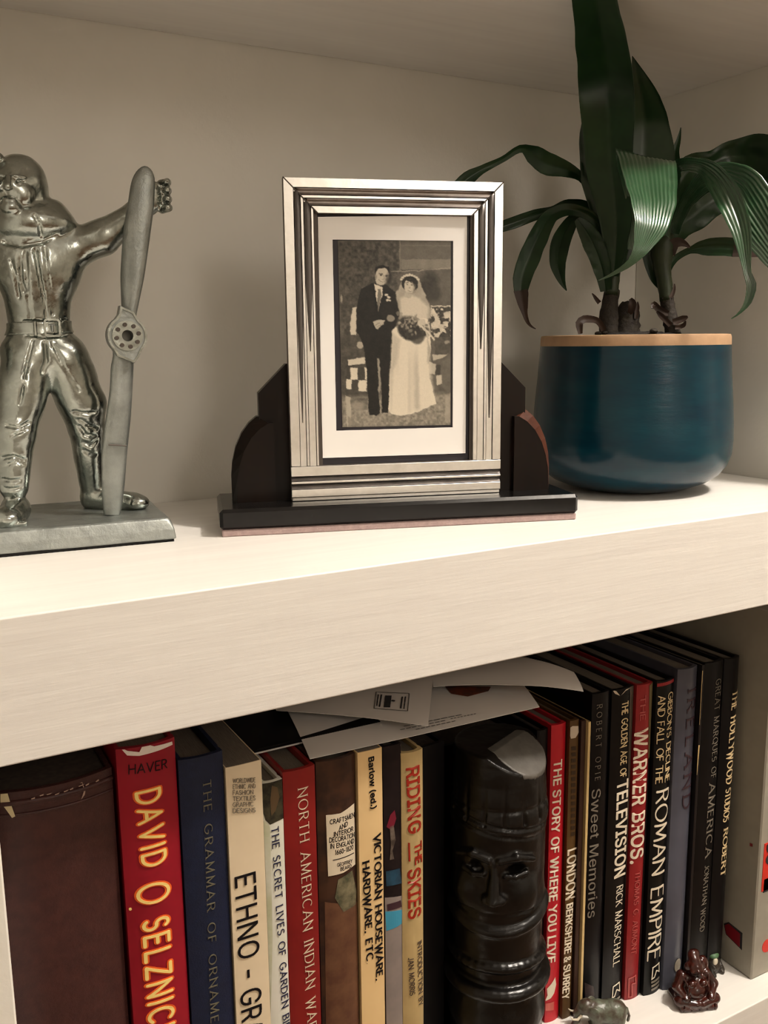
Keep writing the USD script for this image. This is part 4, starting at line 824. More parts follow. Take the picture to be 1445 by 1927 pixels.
# 6 red
b = book('book', 'crimson book with pale serif capitals about Indian wars', 533, 594, 1448, .03, cmat('jacket_crimson', (116, 20, 22), (130, 27, 25), .35, scale=14), .21, bulge=.0016, top_drop=.004)
title(b, "NORTH AMERICAN INDIAN WARS", (569, 1483), (588, 1952), 18, silv, wt=.05, contrast=1.6, serif=.13, space=.34)
# 7 brown marbled
b = book('book', 'brown marbled book with a white printed spine label', 597, 671, 1429, .03, cmat('marbled', (66, 42, 30), (40, 26, 24), .3, scale=55, ramp=(.4, .6)), .22, bulge=.003)
patch(b, [(613, 1700), (684, 1700), (690, 1960), (616, 1960)], cmat('marbled_red', (84, 54, 40), (104, 72, 52), .3, scale=90, ramp=(.35, .65)), 'spine_picture', .00015)
patch(b, [(636, 1655), (664, 1640), (674, 1680), (672, 1705), (646, 1716), (630, 1690)], cmat('marbled_green', (64, 66, 50), (120, 112, 88), .3, scale=140), 'spine_figure', .0003)
lab = patch(b, [(614, 1535), (640, 1530), (669, 1514), (671, 1629), (645, 1642), (618, 1650)], cmat('label_paper', (214, 200, 176)), 'spine_label', .0005, label='white printed label')
for k, (tx, xa, xb) in enumerate((("CRAFTSMEN", 621, 669), ("AND", 637, 654), ("INTERIOR", 628, 666), ("DECORATION", 620, 669), ("IN ENGLAND", 622, 668), ("1660-1820", 630, 666))): level(b, tx, xa, xb, 1551+k*11.4, 8, bk, rise=-9 if k else -12, wt=.085, serif=.1); 
level(b, "GEOFFREY", 634, 664, 1630, 6, bk, rise=-6, wt=.08); level(b, "BEARD", 640, 662, 1638, 6, bk, rise=-5, wt=.08)
patch(b, [(626, 1618), (668, 1606), (668, 1607.3), (626, 1619.3)], bk, 'label_rule', .0007)
# 8 cream Victorian
b = book('book', 'cream yellow paperback lettered in bold black about household goods', 673, 719, 1412, .03, cmat('jacket_buff', (226, 194, 142), (218, 184, 132), .45, scale=16), .20, hard=False, bulge=.0004)
title(b, "Barlow (ed.)", (698, 1424), (703, 1521), 10, bk, inter=True, bold=True)
title(b, "VICTORIAN HOUSEWARE,", (710, 1570), (714, 1842), 12, bk, wt=.105, contrast=1.8, serif=.14, space=.22); title(b, "HARDWARE, ETC.", (688, 1622), (696, 1812), 12, bk, wt=.105, contrast=1.8, serif=.14, space=.22)
# 9 dark picture spine
b = book('book', 'dark picture-covered book between the cream and the buff ones', 721, 755, 1403, .032, cmat('photo_dark', (20, 15, 18), (34, 26, 28), .3, scale=60), .2, bulge=.0006)
patch(b, [(724, 1690), (757, 1686), (762, 1980), (728, 1980)], cmat('lilac_grey', (126, 116, 112), (140, 128, 122), .4), 'spine_panel'); patch(b, [(725, 1716), (757, 1712), (756, 1738), (746, 1744), (727, 1752)], cmat('sky_blue', (60, 140, 170)), 'spine_panel', .0004); patch(b, [(726, 1640), (752, 1634), (756, 1662), (727, 1668)], cmat('pool_blue', (34, 70, 92), (24, 40, 56), .3, scale=80), 'spine_panel', .0004)
patch(b, [(734, 1533), (742, 1524), (745, 1540), (740, 1556), (733, 1560), (727, 1556)], cmat('coat_red', (110, 24, 44)), 'rider_picture', .0004); patch(b, [(733, 1556), (740, 1552), (744, 1580), (738, 1600), (741, 1616), (733, 1618), (735, 1590)], cmat('figure_grey', (110, 98, 88), (60, 50, 44), .4, scale=200), 'rider_picture', .0004); patch(b, [(728, 1702), (754, 1694), (756, 1706), (729, 1714)], cmat('plum', (58, 36, 44)), 'spine_panel', .0005)
# 10 riding
b = book('book', 'buff book with brick red capitals, left of the black carved head', 757, 798, 1415, .03, cmat('jacket_straw', (184, 160, 112), (172, 148, 102), .4, scale=30), .21, bulge=.002)
title(b, "RIDING", (777, 1443), (781, 1567), 24, rd_, inter=True, bold=True); title(b, "THE", (787, 1586), (788, 1624), 13, rd_, wt=.1); title(b, "SKIES", (780, 1634), (781, 1727), 24, rd_, inter=True, bold=True)
patch(b, [(768, 1586), (771, 1586), (772, 1621), (769, 1621)], rd_, 'title_rule', .0005)
title(b, "INTRODUCTION BY", (790, 1772), (793, 1892), 9, dkr, wt=.05); title(b, "JAN MORRIS", (773, 1802), (776, 1872), 9, dkr, wt=.05)
# made-up black volumes, added to keep the gap round the carved head dark
gl = b.x1+.0006; g2 = hit(1040, 1363, 1, .069)[0]-.0006
b = book('book', 'added black filler book darkening the gap beside the buff book', 805, 838, 1400, .078, cmat('filler_black', (10, 8, 9), (14, 11, 12), .5), .18, pages='page_dark', left=gl); b = book('book', 'added wide black filler book behind the carved head', 850, 968, 1386, .1015, 'filler_black', .17, pages='page_dark', left=b.x1+.0008)
b = book('book', 'added narrow black filler book between the carved head and the scarlet one', 1010, 1033, 1374, .0725, 'filler_black', .19, pages='page_dark', left=b.x1+.0008)
# right-hand run
prev = None
def rbook(label, xl, xr, yt, Y, cover, **k):
    global prev
    L_ = None if prev is None else prev+.0008
    b = book('book', label, xl, xr, yt, Y, cover, left=L_, **k); prev = b.x1; return b
b = rbook('bright red book with white capitals, right of the black carved head', 1040, 1067, 1363, .069, cmat('jacket_scarlet', (176, 24, 38), (186, 29, 40), .35, scale=12), depth=.2, bulge=.0016)
title(b, "THE STORY OF WHERE YOU LIVE", (1050, 1430), (1037, 1812), 14, wh, inter=True, bold=True)
patch(b, [(1040, 1846), (1044, 1838), (1046, 1852), (1042, 1868), (1036, 1878), (1027, 1886), (1031, 1874), (1030, 1862)], wh, 'emblem', .0005); patch(b, [(1028, 1890), (1042, 1884), (1041, 1900), (1026, 1904)], cmat('emblem_pink', (190, 90, 80)), 'emblem', .0005)
b = rbook('brown book with white capitals naming Berkshire and Surrey', 1068, 1090, 1356, .066, cmat('jacket_brown', (78, 54, 26), (92, 66, 32), .4, scale=20), depth=.2, bulge=.0006)
title(b, "LONDON", (1077, 1597), (1073, 1692), 17, wh, inter=True, bold=True); title(b, "BERKSHIRE & SURREY", (1072, 1700), (1064, 1880), 12, wh, inter=True, bold=True)
patch(b, [(1070, 1372), (1077, 1366), (1088, 1366), (1089, 1378), (1082, 1388), (1074, 1390)], cmat('white_chip', (196, 180, 160)), 'head_emblem', .0005)
for k in range(15): y = 1405+k*11.5; patch(b, [(1075-k*.1, y), (1083-k*.1, y-1), (1083-k*.1, y+6), (1075-k*.1, y+7)], cmat('faint_dark', (54, 38, 24)), 'faint_lettering', .0004)
b = rbook('slim dark brown book beside a very thin cream one', 1091, 1103, 1357, .064, cmat('slim_brown', (52, 32, 24)), depth=.19, bulge=.0003)
b = rbook('very thin cream booklet between dark books', 1105, 1112, 1359, .062, cmat('cream_thin', (206, 176, 118), (212, 184, 130), .5), depth=.19, hard=False, bulge=.0001)
b = rbook('black book with dim letter-spaced capitals and a brush-script title', 1113, 1150, 1304, .061, cmat('jacket_black', (8, 7, 9), (12, 10, 12), .3), depth=.2, bulge=.0014)
title(b, "ROBERT OPIE", (1128, 1326), (1124, 1468), 9, gy_, wt=.05, contrast=1.3, serif=.12, space=.75); title(b, "Sweet", (1122, 1485), (1119, 1577), 15, gy_, inter=True); title(b, "Memories", (1118, 1590), (1114, 1726), 15, gy_, inter=True)
patch(b, [(1101, 1850), (1116, 1856), (1118, 1872), (1112, 1886), (1102, 1884)], cmat('dusk_pink', (64, 48, 46), (40, 34, 36), .4, scale=150), 'spine_picture', .0004)
b = rbook('black book with large white capitals about television', 1151, 1194, 1296, .0595, cmat('jacket_black2', (10, 9, 9), (16, 14, 14), .3), depth=.2, bulge=.0014)
patch(b, [(1186, 1280), (1196, 1280), (1181, 1880), (1174, 1880)], cmat('edge_grey', (74, 66, 56)), 'jacket_edge', .0003)
title(b, "THE GOLDEN AGE OF", (1176, 1320), (1172, 1462), 11, cr, wt=.09, contrast=1.3, serif=.1); title(b, "TELEVISION", (1172, 1468), (1166, 1650), 21, wh, inter=True, bold=True); title(b, "RICK MARSCHALL", (1166, 1667), (1159, 1817), 12, wh, wt=.06, contrast=1.4, serif=.12, space=.24)
def bison(b, x, y):
    o = [(x-6, y), (x+8, y-9), (x+9, y+10), (x+2, y+7), (x-2, y+19), (x-8, y+24)]; g = Polygon([px(b, *p) for p in o]); obj('emblem', on_spine(b, g.difference(g.buffer(-.0010)), .0005), wh, b.t, world=True)
    for k in range(3): patch(b, [(x-8, y+27+k*7), (x+9, y+18+k*7), (x+9, y+22+k*7), (x-8, y+31+k*7)], gy_, 'emblem', .0005)
bison(b, 1158, 1856)
patch(b, [(1153, 1298), (1160, 1301), (1166, 1309), (1158, 1306)], 'white_chip', 'torn_chip', .0006); patch(b, [(1168, 1308), (1177, 1297), (1186, 1294), (1176, 1300)], 'white_chip', 'torn_chip', .0006)
b = rbook('red book with fat pale capitals of a film studio', 1196, 1231, 1288, .056, cmat('jacket_red2', (132, 28, 32), (146, 34, 36), .35, scale=14), depth=.2, bulge=.002)
patch(b, [(1222, 1290), (1232, 1284), (1229, 1424), (1221, 1428)], cmat('khaki', (112, 98, 66)), 'jacket_edge', .0003); patch(b, [(1221, 1429), (1229, 1425), (1205, 1900), (1198, 1900)], cmat('edge_dark', (30, 22, 22)), 'jacket_edge', .0003)
title(b, "WARNER", (1208, 1372), (1203, 1515), 22, wh, inter=True, bold=True); title(b, "BROS.", (1203, 1528), (1199, 1624), 21, wh, inter=True, bold=True); title(b, "THE", (1210, 1310), (1209, 1355), 8, cmat('pink', (176, 84, 80)), wt=.06)
title(b, "THOMAS G. AUMONT", (1200, 1640), (1192, 1795), 8, 'pink', wt=.06)
g = Polygon([px(b, *p) for p in ((1183, 1842), (1196, 1834), (1196, 1850), (1189, 1852), (1189, 1876), (1182, 1878))]); obj('emblem', on_spine(b, g.difference(g.buffer(-.0009)), .0005), 'pink', b.t, world=True)
b = rbook('black book with tall white capitals of a Roman history', 1232, 1271, 1281, .052, cmat('jacket_black3', (11, 11, 11), (17, 16, 15), .3), depth=.21, bulge=.002)
patch(b, [(1233, 1290), (1272, 1277), (1272, 1283), (1233, 1296)], 'jacket_red2', 'head_band', .0003)
title(b, "GIBBON'S DECLINE", (1262.5, 1303), (1256, 1470), 10.5, cr, wt=.065, contrast=1.4, space=.16); title(b, "AND FALL OF THE", (1246, 1310), (1240, 1474), 10.5, cr, wt=.065, contrast=1.4, space=.16)
title(b, "ROMAN EMPIRE", (1248, 1487), (1231, 1804), 23, wh, wt=.062, contrast=1.6, space=.2)
bison(b, 1233, 1820)
b = rbook('silvery blue-grey book with dark dim capitals, second thick one from the right', 1277, 1317, 1258, .048, cmat('jacket_slate', (86, 88, 100), (58, 56, 64), .3, scale=9, ramp=(.3, .7)), depth=.21, bulge=.003)
title(b, "IRELAND", (1303, 1298), (1292, 1520), 17, rust, wt=.06, contrast=1.5, serif=.13, space=.5)
e_ = Point(0, 0).buffer(1, quad_segs=8); c_ = px(b, 1275, 1816); obj('emblem', on_spine(b, affinity.translate(affinity.scale(e_, .0042, .0062), c_[0], c_[1]), .0005), cmat('emblem_grey', (150, 140, 122)), b.t, world=True)
b = rbook('very slim dark book with a cream edge line', 1318, 1326, 1252, .0465, cmat('slim_black', (28, 24, 24)), depth=.2, hard=False, bulge=.0001)
patch(b, [(1319, 1262), (1322, 1262), (1316, 1364), (1313, 1364)], 'cream_thin', 'edge_line', .0003); patch(b, [(1314, 1402), (1316, 1402), (1311, 1458), (1309, 1458)], 'cream_thin', 'edge_line', .0003)
b = rbook('black book with grey serif capitals about car marques', 1327, 1364, 1246, .0455, cmat('jacket_black4', (9, 8, 9), (13, 11, 12), .35), depth=.22, bulge=.0016)
title(b, "GREAT MARQUES OF", (1352, 1278), (1342, 1464), 10, gy_, wt=.055, contrast=1.4, serif=.12, space=.3); title(b, "AMERICA", (1340, 1474), (1332, 1612), 12, gy_, wt=.065, contrast=1.4, serif=.12, space=.3); title(b, "JONATHAN WOOD", (1330, 1628), (1320, 1752), 8, gy_, wt=.055, serif=.12)
b = rbook('black book with pale blackletter title, last before the grey box', 1366, 1396, 1239, .044, cmat('jacket_black5', (8, 7, 8), (12, 10, 11), .4), depth=.225, bulge=.003)
title(b, "THE HOLLYWOOD", (1385, 1300), (1372, 1474), 13, cr, wt=.10, contrast=2.2, serif=.14, space=.3); title(b, "STUDIOS", (1371, 1484), (1366, 1545), 11, cr, wt=.10, contrast=2.2, serif=.14); title(b, "ROBERT", (1366, 1560), (1360, 1648), 9, cr, wt=.09, contrast=2, serif=.14)
# ---------------------------------------------------------------- grey box at the end of the row
gb = thing('box_file', 'grey cardboard slipcase box with red labels at the right end of the books', 'box', (.3756, .0217, LZ))
bxX, bxY, bxW, bxD, bxH = .3764, .0217, .0845, .225, .335
obj('case', bx((bxX, bxY, LZ), (bxX+bxW, bxY+bxD, LZ+bxH), .0012), 'box_grey', gb, 30, world=True)
red = cmat('sticker_red', (118, 18, 28)); srd = cmat('sticker_bright', (214, 52, 40))
def bface(pts, mt, nm, e=.0004, par=gb, label=None):
    """A sticker on the box's left side, pixels to (y, z)."""
    g = Polygon([(hit(x, y, 0, bxX)[1], hit(x, y, 0, bxX)[2]) for x, y in pts]).buffer(0)
    return obj(nm, xf(extr(g, .0003), ((0, 1, 0), (0, 0, 1), (-1, 0, 0)), (bxX-e+.0003, 0, 0)), mt, par, world=True, label=label)
bface([(1362, 1738), (1371, 1735), (1397, 1756), (1396, 1788), (1366, 1758)], 'felt_black', 'sticker_border', .0002); bface([(1364, 1741), (1371, 1738), (1393, 1757), (1392, 1782), (1367, 1757)], red, 'red_sticker', .0005, label='dark red lozenge sticker')
bface([(1411, 1586), (1416, 1588), (1416, 1593), (1411, 1592)], red, 'red_spot', .0003)
def fface(x0, x1, y0, y1, mt, nm):
    a, b_ = hit(x0, y0, 1, bxY), hit(x1, y1, 1, bxY); return obj(nm, bx((a[0], bxY-.0004, b_[2]), (b_[0], bxY+.0002, a[2])), mt, gb, world=True)
fface(1438, 1475, 1588, 1660, srd, 'front_label'); fface(1437, 1475, 1655, 1663, 'felt_black', 'label_border')
a = hit(1437, 1782, 1, bxY); d_ = revolve([(0, 0), (.0062, 0), (.0062, .0005), (0, .0005)], 24); obj('front_spot', xf(d_, ((1, 0, 0), (0, 0, 1), (0, -1, 0)), (a[0]+.004, bxY+.0002, a[2])), srd, gb, world=True)
g, L = words("BC", wt=.12); p_ = hit(1441, 1634, 1, bxY); obj('label_lettering', xf(extr(affinity.scale(g, .011, .013, origin=(0, 0)), .0003), ((0, 0, -1), (1, 0, 0), (0, -1, 0)), (p_[0], bxY-.0005, p_[2]+.022)), 'ink', gb, world=True)

# ---------------------------------------------------------------- a black folder and loose papers lying on the books
zf = -.1285
fd = thing('folder', 'thin black folder lying flat on the book tops under the papers', 'folder', (-.055, .07, zf))
obj('cover', bx((-.0645, .060, zf+.0012), (.03, .262, zf+.0034), .0004), 'jacket_black', fd, world=True); obj('sheets', bx((-.0635, .0605, zf), (.029, .260, zf+.0011)), 'paper', fd, world=True)
def sheet(name, label, rows, m='paper', th=.00035, n=18):
    """A loose sheet: rows of world points, front edge first, smoothed into a curved thin sheet."""
    R_ = np.array(rows, float); A = np.array([smoothpath(r, n) for r in R_]); G = np.stack([smoothpath(A[:, j], n) for j in range(n)], 1)
    v = np.vstack([G.reshape(-1, 3), G.reshape(-1, 3)-[0, 0, th]]); o = n*n; fs = []
    for i in range(n-1):
        for j in range(n-1):
            a, b_, c, d = i*n+j, i*n+j+1, (i+1)*n+j+1, (i+1)*n+j; fs += [[a, b_, c], [a, c, d], [a+o, c+o, b_+o], [a+o, d+o, c+o]]
    e = list(range(n))+[i*n+n-1 for i in range(1, n)]+[(n-1)*n+j for j in range(n-2, -1, -1)]+[i*n for i in range(n-2, 0, -1)]
    for a, b_ in zip(e, e[1:]+e[:1]): fs += [[a, b_+o, b_], [a, a+o, b_+o]]
    t = thing(name, label, 'paper', R_[0][0], group='loose papers on the books'); m_ = trimesh.Trimesh(v, fs, process=False); m_.fix_normals()
    obj('sheet', m_, m, t, 60, world=True); t.G = G; return t
h = lambda x, y, z: hit(x, y, 2, z)
FL, FR, BR, BL = h(583, 1428, -.1275), h(1015, 1330, -.1280), h(985, 1288, -.1260), h(545, 1345, -.1238)
ext = lambda a, b_, k: a+(b_-a)*k
s1 = sheet('letter', 'large white sheet lying lowest over the book tops', [[FL, ext(FL, FR, .5)-[0, 0, .0003], FR], [BL, ext(BL, BR+[.0, .03, 0], .5), ext(FR, BR, 1.7)+[0, 0, -.002]], [ext(FL, BL, 2.1)-[0, 0, .006], ext(FL, BL, 2.1)+[.09, -.02, -.006], ext(FL, BL, 2.1)+[.18, -.045, -.006]]])
def print_line(par, pts, w, mt='grey_ink', nm='print_line', dz=.0004):
    p_ = np.array(pts); k = len(p_); t = np.gradient(p_, axis=0); n_ = np.cross(t, [0, 0, 1.]); n_ /= np.linalg.norm(n_, axis=1, keepdims=True)
    v = np.vstack([p_+n_*w, p_-n_*w, p_+n_*w+[0, 0, .0001], p_-n_*w+[0, 0, .0001]])+[0, 0, dz]; fs = []
    for i in range(k-1): fs += [[i, i+1, k+i+1], [i, k+i+1, k+i], [2*k+i, 3*k+i+1, 2*k+i+1], [2*k+i, 3*k+i, 3*k+i+1]]
    m_ = trimesh.Trimesh(v, fs, process=False); obj(nm, m_, mt, par, world=True)
def on_sheet(G, u, v):
    n = len(G)-1; i, j = min(int(v*n), n-1), min(int(u*n), n-1); a, b_ = v*n-i, u*n-j
    return (G[i, j]*(1-b_)+G[i, j+1]*b_)*(1-a)+(G[i+1, j]*(1-b_)+G[i+1, j+1]*b_)*a
for k, (u0, u1, vv) in enumerate(((.44, .62, .055), (.38, .58, .085), (.60, .72, .09), (.40, .66, .115))):
    seg = np.linspace(u0, u1, 9)
    for a, b_ in zip(seg[:-1], seg[1:]): print_line(s1, [on_sheet(s1.G, a, vv), on_sheet(s1.G, b_-.006, vv)], .0004)
# the sheet above it, one corner bent forward
tip = h(805, 1366, -.1185); sl = h(520, 1337, -.1185); sr = h(815, 1275, -.1130)
s2 = sheet('envelope', 'white envelope with a printed postage mark, lying on the large sheet with one corner forward', [[sl, ext(sl, tip, .55)+[0, 0, .0015], tip], [sl+[.012, .045, .0022], ext(sl, sr, .5)+[.005, .02, .003], sr], [sl+[.045, .105, -.0008], ext(sl, sr, .6)+[.035, .065, 0], sr+[.03, .045, -.002]]])
def stamp_pt(x, y): return h(x, y, -.1155)
fm = [(708, 1303), (770, 1306), (767, 1339), (704, 1334)]
# frame of the printed mark, laid just over the sheet
from scipy.interpolate import griddata
def drape(G, pts): 
    f_ = G.reshape(-1, 3); z = griddata(f_[:, :2], f_[:, 2], np.array(pts)[:, :2], method='linear'); z = np.where(np.isnan(z), f_[:, 2].mean(), z); q = np.array(pts, float); q[:, 2] = z; return q
def pxs(G, x, y):
    z = -.116
    for _ in range(6): p_ = h(x, y, z); z = drape(G, [p_])[0, 2]
    return h(x, y, z)
for a, b_ in zip(fm, fm[1:]+fm[:1]): print_line(s2, [pxs(s2.G, *a), pxs(s2.G, *b_)], .0003, 'grey_ink', 'postage_mark')
for a, b_, w in (((731, 1310), (728, 1332), .0022), ((737, 1319), (743, 1320), .0011), ((718, 1308), (714, 1331), .0005), ((712, 1308), (709, 1329), .0004), ((757, 1312), (754, 1334), .0005), ((763, 1312), (760, 1335), .0004)): print_line(s2, [pxs(s2.G, *a), pxs(s2.G, *b_)], w, 'ink', 'postage_mark')
# a third, curled, further back; its point reaches over the dark books
c1 = [h(815, 1292, -.1185), h(905, 1288, -.1165), h(1000, 1290, -.1155), h(1098, 1301, -.1190)]
c2 = [p_+np.array([.012, .022, .0025]) for p_ in c1[:3]]+[c1[3]+[.006, .010, .001]]
c3 = [p_+np.array([.030, .060, -.001]) for p_ in c1[:3]]+[c1[3]+[.020, .034, .0]]
s3 = sheet('leaflet', 'curled pale leaflet at the back of the papers, its point over the dark books', [c1, c2, c3])
oc = [pxs(s1.G, *q) for q in ((838, 1292), (850, 1306), (880, 1311), (918, 1301), (922, 1294))]
og = Polygon([(p_[0], p_[1]) for p_ in oc]).buffer(.0005); mo = extr(og, .0002); mo.vertices = drape(s1.G, mo.vertices)+np.c_[0*mo.vertices[:, :2], mo.vertices[:, 2]+.0004]
obj('picture', mo, cmat('orange_print', (120, 52, 26), (60, 40, 34), .5, scale=140), s1, world=True, label='small orange printed picture')

# ---------------------------------------------------------------- carved black head among the books
TC = np.array([.1290, .0600, LZ]); ang = math.degrees(math.atan2(C[1]-TC[1], C[0]-TC[0]))+90-4
th = thing('carved_head', 'carved black wooden head with a grooved cap, standing between the books', 'carving', TC)
Rz = rotm([0, 0, 1], ang)
T = Sculpt((-48, -50, -1), (48, 48, 276), 1.1)
TOP = 266.
for z0, z1, ra, rb in ((0, 14, 41, 42), (14, 34, 42, 37), (34, 52, 37, 40), (52, 96, 38, 36), (96, 150, 36, 37), (150, 214, 37, 38), (214, 262, 38.5, 36)):
    T.cap((0, 0, z0+6), (0, 0, z1-4), ra*.93, rb*.93, 5)
T.box((0, 0, TOP+30), (70, 70, 30), 1, 2, -1); T.box((0, 0, -30), (70, 70, 29.5), .5, 1, -1)
nn = np.array([.20, -.46, .865]); nn /= np.linalg.norm(nn); gx_, gy_2, gz_ = np.meshgrid(*T.ax, indexing='ij'); T.D = np.maximum(T.D, ((gx_-2.5)*nn[0]+(gy_2+7)*nn[1]+(gz_-TOP)*nn[2]).astype(np.float32))
rot = lambda p: Rz@np.array(p, float)
def R_at(z): return 38.
def ringgroove(z, r, rad, a0=0, a1=360, zs=0, sgn=-1, k=.8):
    a = np.radians(np.linspace(a0, a1, 40)); pts = [rot((rad*np.sin(t), -rad*np.cos(t), z+zs*np.cos(t))) for t in a]; T.path(pts, r, k, sgn)
ringgroove(TOP-8, 1.5, 35.2); ringgroove(TOP-24, 1.6, 36.2, zs=2); ringgroove(TOP-41, 1.6, 36.2, zs=2)
for a in range(-180, 180, 24):
    t = np.radians(a); T.cap(rot((35.6*np.sin(t), -35.6*np.cos(t), TOP-9)), rot((36.0*np.sin(t), -36.0*np.cos(t), TOP-50)), 1.6, 1.6, .6, -1)
# slanting bands under the cap, heavy brows, closed eyes, short broad nose, a wide curved jaw
for z_ in (50, 57): T.path([rot((36.2*np.sin(np.radians(q)), -36.2*np.cos(np.radians(q)), TOP-z_-q*.10)) for q in range(-84, 88, 6)], 1.5, .6, -1)
for sx in (-1, 1):
    T.path([rot((sx*4, -36, TOP-76)), rot((sx*16, -33.5, TOP-73)), rot((sx*27, -26, TOP-77))], 2.4, 2.5, 1)
    T.ell(rot((sx*15, -33, TOP-86)), (8.5, 4.5, 5.5), 4, -1); T.path([rot((sx*8, -34.2, TOP-88)), rot((sx*15, -33.0, TOP-89)), rot((sx*23, -28, TOP-87))], 2.0, 1.5, 1)
    T.ell(rot((sx*20, -22, TOP-106)), (10, 9, 13), 8, 1); T.ell(rot((sx*5, -37, TOP-106)), (4.6, 4, 3.4), 3)
    T.path([rot((sx*33, -14, TOP-56)), rot((sx*36, -4, TOP-80)), rot((sx*35, 2, TOP-112))], 1.3, .6, -1)
T.cap(rot((0, -34.5, TOP-80)), rot((0, -37.5, TOP-102)), 2.6, 4.6, 3); T.ell(rot((0, -39.5, TOP-106)), (5, 4.2, 3.2), 2)
ringgroove(TOP-117, 1.3, 36, -50, 50, zs=-2); ringgroove(TOP-124, 3.6, 33.8, -100, 100, zs=-10, sgn=1, k=3); ringgroove(TOP-131, 2.2, 37, -110, 110, zs=-8)
ringgroove(TOP-160, 2.6, 36.5, 0, 360, zs=3); ringgroove(TOP-166, 3.4, 34, 0, 360, zs=3, sgn=1, k=2); ringgroove(TOP-176, 3, 37, 0, 360); ringgroove(TOP-184, 4.5, 36, 0, 360, sgn=1, k=3); ringgroove(TOP-238, 1.6, 38.5, 0, 360)
for a in range(-180, 180, 20): t = np.radians(a); T.cap(rot((37*np.sin(t), -37*np.cos(t), TOP-144)), rot((37*np.sin(t), -37*np.cos(t), TOP-156)), 1.2, 1.2, .6, -1)
tm = T.mesh(); tm.vertices += (np.stack([meshkit.fbm(tm.vertices/9.+k*9, 3, 5) for k in range(3)], 1)-.5)*.7; tm.vertices[:, 2] = np.maximum(tm.vertices[:, 2], 0)
obj('head', mm(tm), 'ebony', th, True)
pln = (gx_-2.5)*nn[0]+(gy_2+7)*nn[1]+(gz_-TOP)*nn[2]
wp = T.mesh(np.maximum(np.maximum(T.D-.5, np.maximum(-pln-3., pln-.55)), np.hypot(gx_-8, gy_2+12)-24.5).astype(np.float32)); obj('painted_highlight', mm(wp), 'highlight_wood', th, True, label='pale highlight painted on the top edge')  # pale slab standing in for the highlight on the cut top

# ---------------------------------------------------------------- little seated buddha
BC_ = np.array([.3125, .0295, LZ]); bu = thing('buddha_figurine', 'small glossy dark red laughing buddha figurine at the front of the shelf', 'figurine', BC_)
Rb = rotm([0, 0, 1], -22); B_ = Sculpt((-24, -24, -.5), (24, 24, 62), .55); rb_ = lambda p: Rb@np.array(p, float)
B_.box(rb_((0, -1, 3)), (17.5, 14.5, 3.0), 2.5, 1, R=Rb); B_.ell(rb_((0, 0, 8)), (17, 14, 6), 3)
B_.ell(rb_((0, -1, 20)), (13, 11, 13), 3, R=Rb); B_.ell(rb_((-1, -7.5, 18.5)), (9.5, 7.5, 9), 2); B_.ell(rb_((0, -15, 17.6)), (1.1, 1.5, 1.1), .4, -1)
for sx in (-1, 1):
    B_.cap(rb_((sx*6, -4, 10)), rb_((sx*16, -9, 9)), 6, 5, 2); B_.cap(rb_((sx*16, -9, 9)), rb_((sx*3, -14, 8)), 4.6, 3.6, 2)
    B_.cap(rb_((sx*11, 0, 30)), rb_((sx*17, -4, 21)), 5, 4, 2); B_.cap(rb_((sx*17, -4, 21)), rb_((sx*12, -11, 14)), 4, 3, 2); B_.ell(rb_((sx*11.5, -12.5, 13.5)), (3.6, 3, 2.6), 1)
    B_.ell(rb_((sx*5.2, -9.5, 27)), (4.2, 3, 3.6), 1.5); B_.ell(rb_((sx*7.6, -1, 39)), (1.6, 2.4, 5), 1); B_.ell(rb_((sx*2.7, -8.3, 41.5)), (1.4, 1, .8), .4, -1); B_.ell(rb_((sx*4, -6.6, 38)), (2.2, 2, 2.2), 1)
    B_.path([rb_((sx*12, -4, 32)), rb_((sx*9, -11, 24)), rb_((sx*10.5, -12, 15))], .9, .6, 1)
B_.ell(rb_((0, -1, 40)), (7.4, 7.4, 8.2), 2); B_.ell(rb_((0, 1, 47)), (5, 5, 4), 2); B_.ell(rb_((0, -8.6, 39.4)), (1.7, 1.7, 1.6), .8); B_.path([rb_((-3, -7.6, 36)), rb_((0, -8.8, 35)), rb_((3, -7.6, 36))], .8, .5, -1)
B_.ell(rb_((10, 5, 36)), (6, 5, 9), 2); B_.ell(rb_((1, 4, 49)), (6, 4.5, 5), 2)
for k in range(5): B_.cap(rb_((-14+k*7, -13.5, 7.2)), rb_((-15+k*7.2, -15, 1.5)), .7, .7, .4, -1)
bm = B_.mesh(); bm.vertices[:, 2] = np.maximum(bm.vertices[:, 2], 0); bm.vertices *= [.95, .95, .84]; obj('figure', mm(bm), 'red_resin', bu, True)

# ---------------------------------------------------------------- carved stone elephant, walking to the left
EC = np.array([.2255, .0415, LZ]); el_ = thing('elephant_figurine', 'small mottled stone elephant with ivory tusks by the books', 'figurine', EC)
Re = rotm([0, 0, 1], -30); E_ = Sculpt((-36, -20, -.5), (32, 20, 36), .6); re_ = lambda p: Re@np.array(p, float)
E_.ell(re_((3, 0, 19)), (17, 10.5, 11), 3, R=Re); E_.ell(re_((9, 0, 20)), (11, 10, 10.5), 3); E_.ell(re_((-8, 0, 20.5)), (10, 9.5, 10), 3)
for x, y in ((-9, 5.5), (-9, -5.5), (13, 5.5), (13, -5.5)): E_.cap(re_((x, y, 15)), re_((x-.5, y, 3.4)), 5.0, 3.9, 2); E_.box(re_((x-.8, y, 1.2)), (3.9, 3.9, 1.2), 1, .6)
E_.ell(re_((-18, 0, 24)), (8, 7, 8), 3); E_.path([re_((-22, 0, 24)), re_((-26, 0, 17)), re_((-27, 0, 9)), re_((-30, 0, 4.5))], (5, 3.8, 2.9, 2.2), 2, 1)
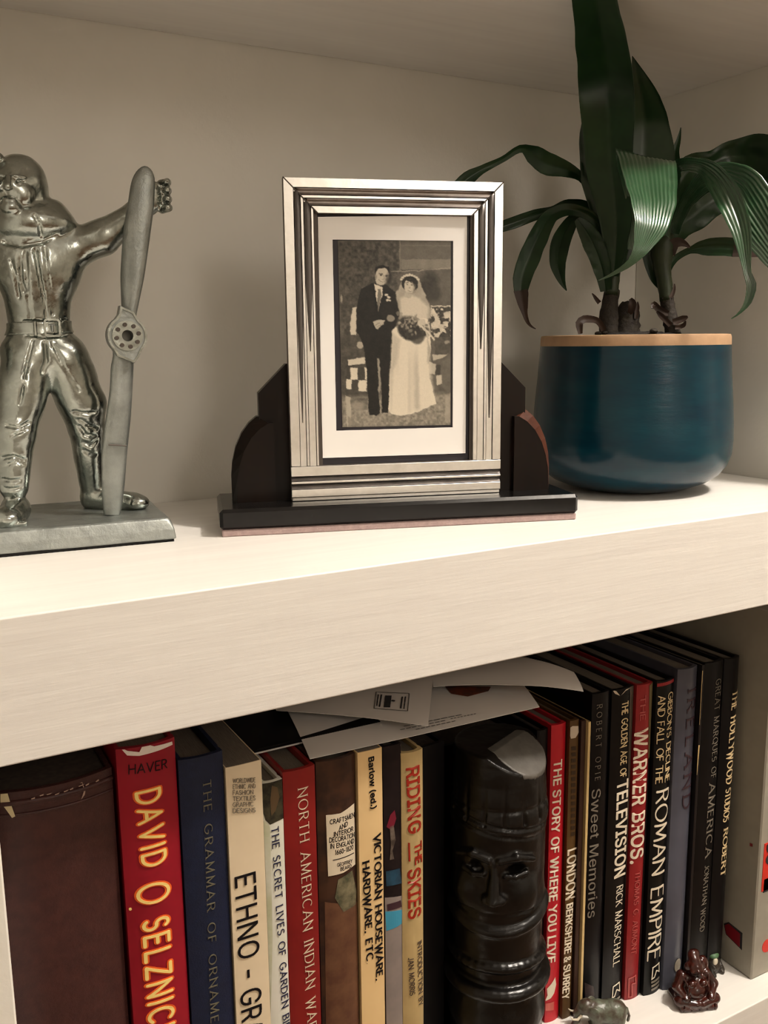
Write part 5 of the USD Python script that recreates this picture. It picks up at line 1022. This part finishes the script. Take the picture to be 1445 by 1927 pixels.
for sy in (-1, 1): E_.ell(re_((-13, sy*8, 22)), (6, 1.8, 7.5), 1, R=rotm([0, 0, 1], -30+sy*22)); E_.ell(re_((-22, sy*5, 26.5)), (1, 1, 1), .3)
E_.path([re_((20, 0, 22)), re_((22.5, 0, 14)), re_((22, 1, 8))], (1.6, 1.2, 1.4), .8, 1)
em = E_.mesh(); em.vertices += (np.stack([meshkit.fbm(em.vertices/3.5+k*9, 3, 6) for k in range(3)], 1)-.5)*.5; em.vertices[:, 2] = np.maximum(em.vertices[:, 2], 0); em.vertices *= [.86, .86, .82]; obj('body', mm(em), 'stone_mix', el_, True)
for sy in (-1, 1): obj('tusk', mm(tube([re_((-20, sy*3.5, 14.8)), re_((-23.4, sy*4.7, 11.5)), re_((-27.2, sy*5.2, 11.9)), re_((-29.4, sy*4.8, 14))], [1.3, 1.1, .8, .25], 10)), 'ivory', el_, True)

# ---------------------------------------------------------------- tiny dark figure behind the buddha
TYC = np.array([.3565, .0475, LZ]); ty = thing('toy_figure', 'tiny dark crouching figure with a green cap and pale face behind the buddha', 'figurine', TYC)
Y_ = Sculpt((-11, -11, -.5), (11, 11, 26), .5)
Y_.ell((0, 0, 6), (7.5, 7, 6.5), 2); Y_.ell((-1, -1, 13), (5.5, 5, 5), 2)
for sx in (-1, 1): Y_.cap((sx*5, -2, 9), (sx*6.5, -6, 3), 2.4, 1.9, 1.2); Y_.cap((sx*4, -3, 3.5), (sx*5, -7.5, 1.8), 2.2, 1.7, 1); Y_.cap((sx*5, 0, 12), (sx*4, -6, 8), 1.9, 1.5, 1)
ym = Y_.mesh(); ym.vertices[:, 2] = np.maximum(ym.vertices[:, 2], 0); obj('body', mm(ym), 'toy_dark', ty, True)
cp = trimesh.creation.icosphere(2, 4.6); cp.vertices *= [1.15, 1.05, .6]; cp.vertices += [-1, -1, 17.2]; obj('cap', mm(cp), 'toy_green', ty, True)
fc_ = trimesh.creation.icosphere(2, 2.7); fc_.vertices *= [1, .7, 1.25]; fc_.vertices += [-2.4, -5, 13.4]; obj('face', mm(fc_), 'ivory', ty, True)
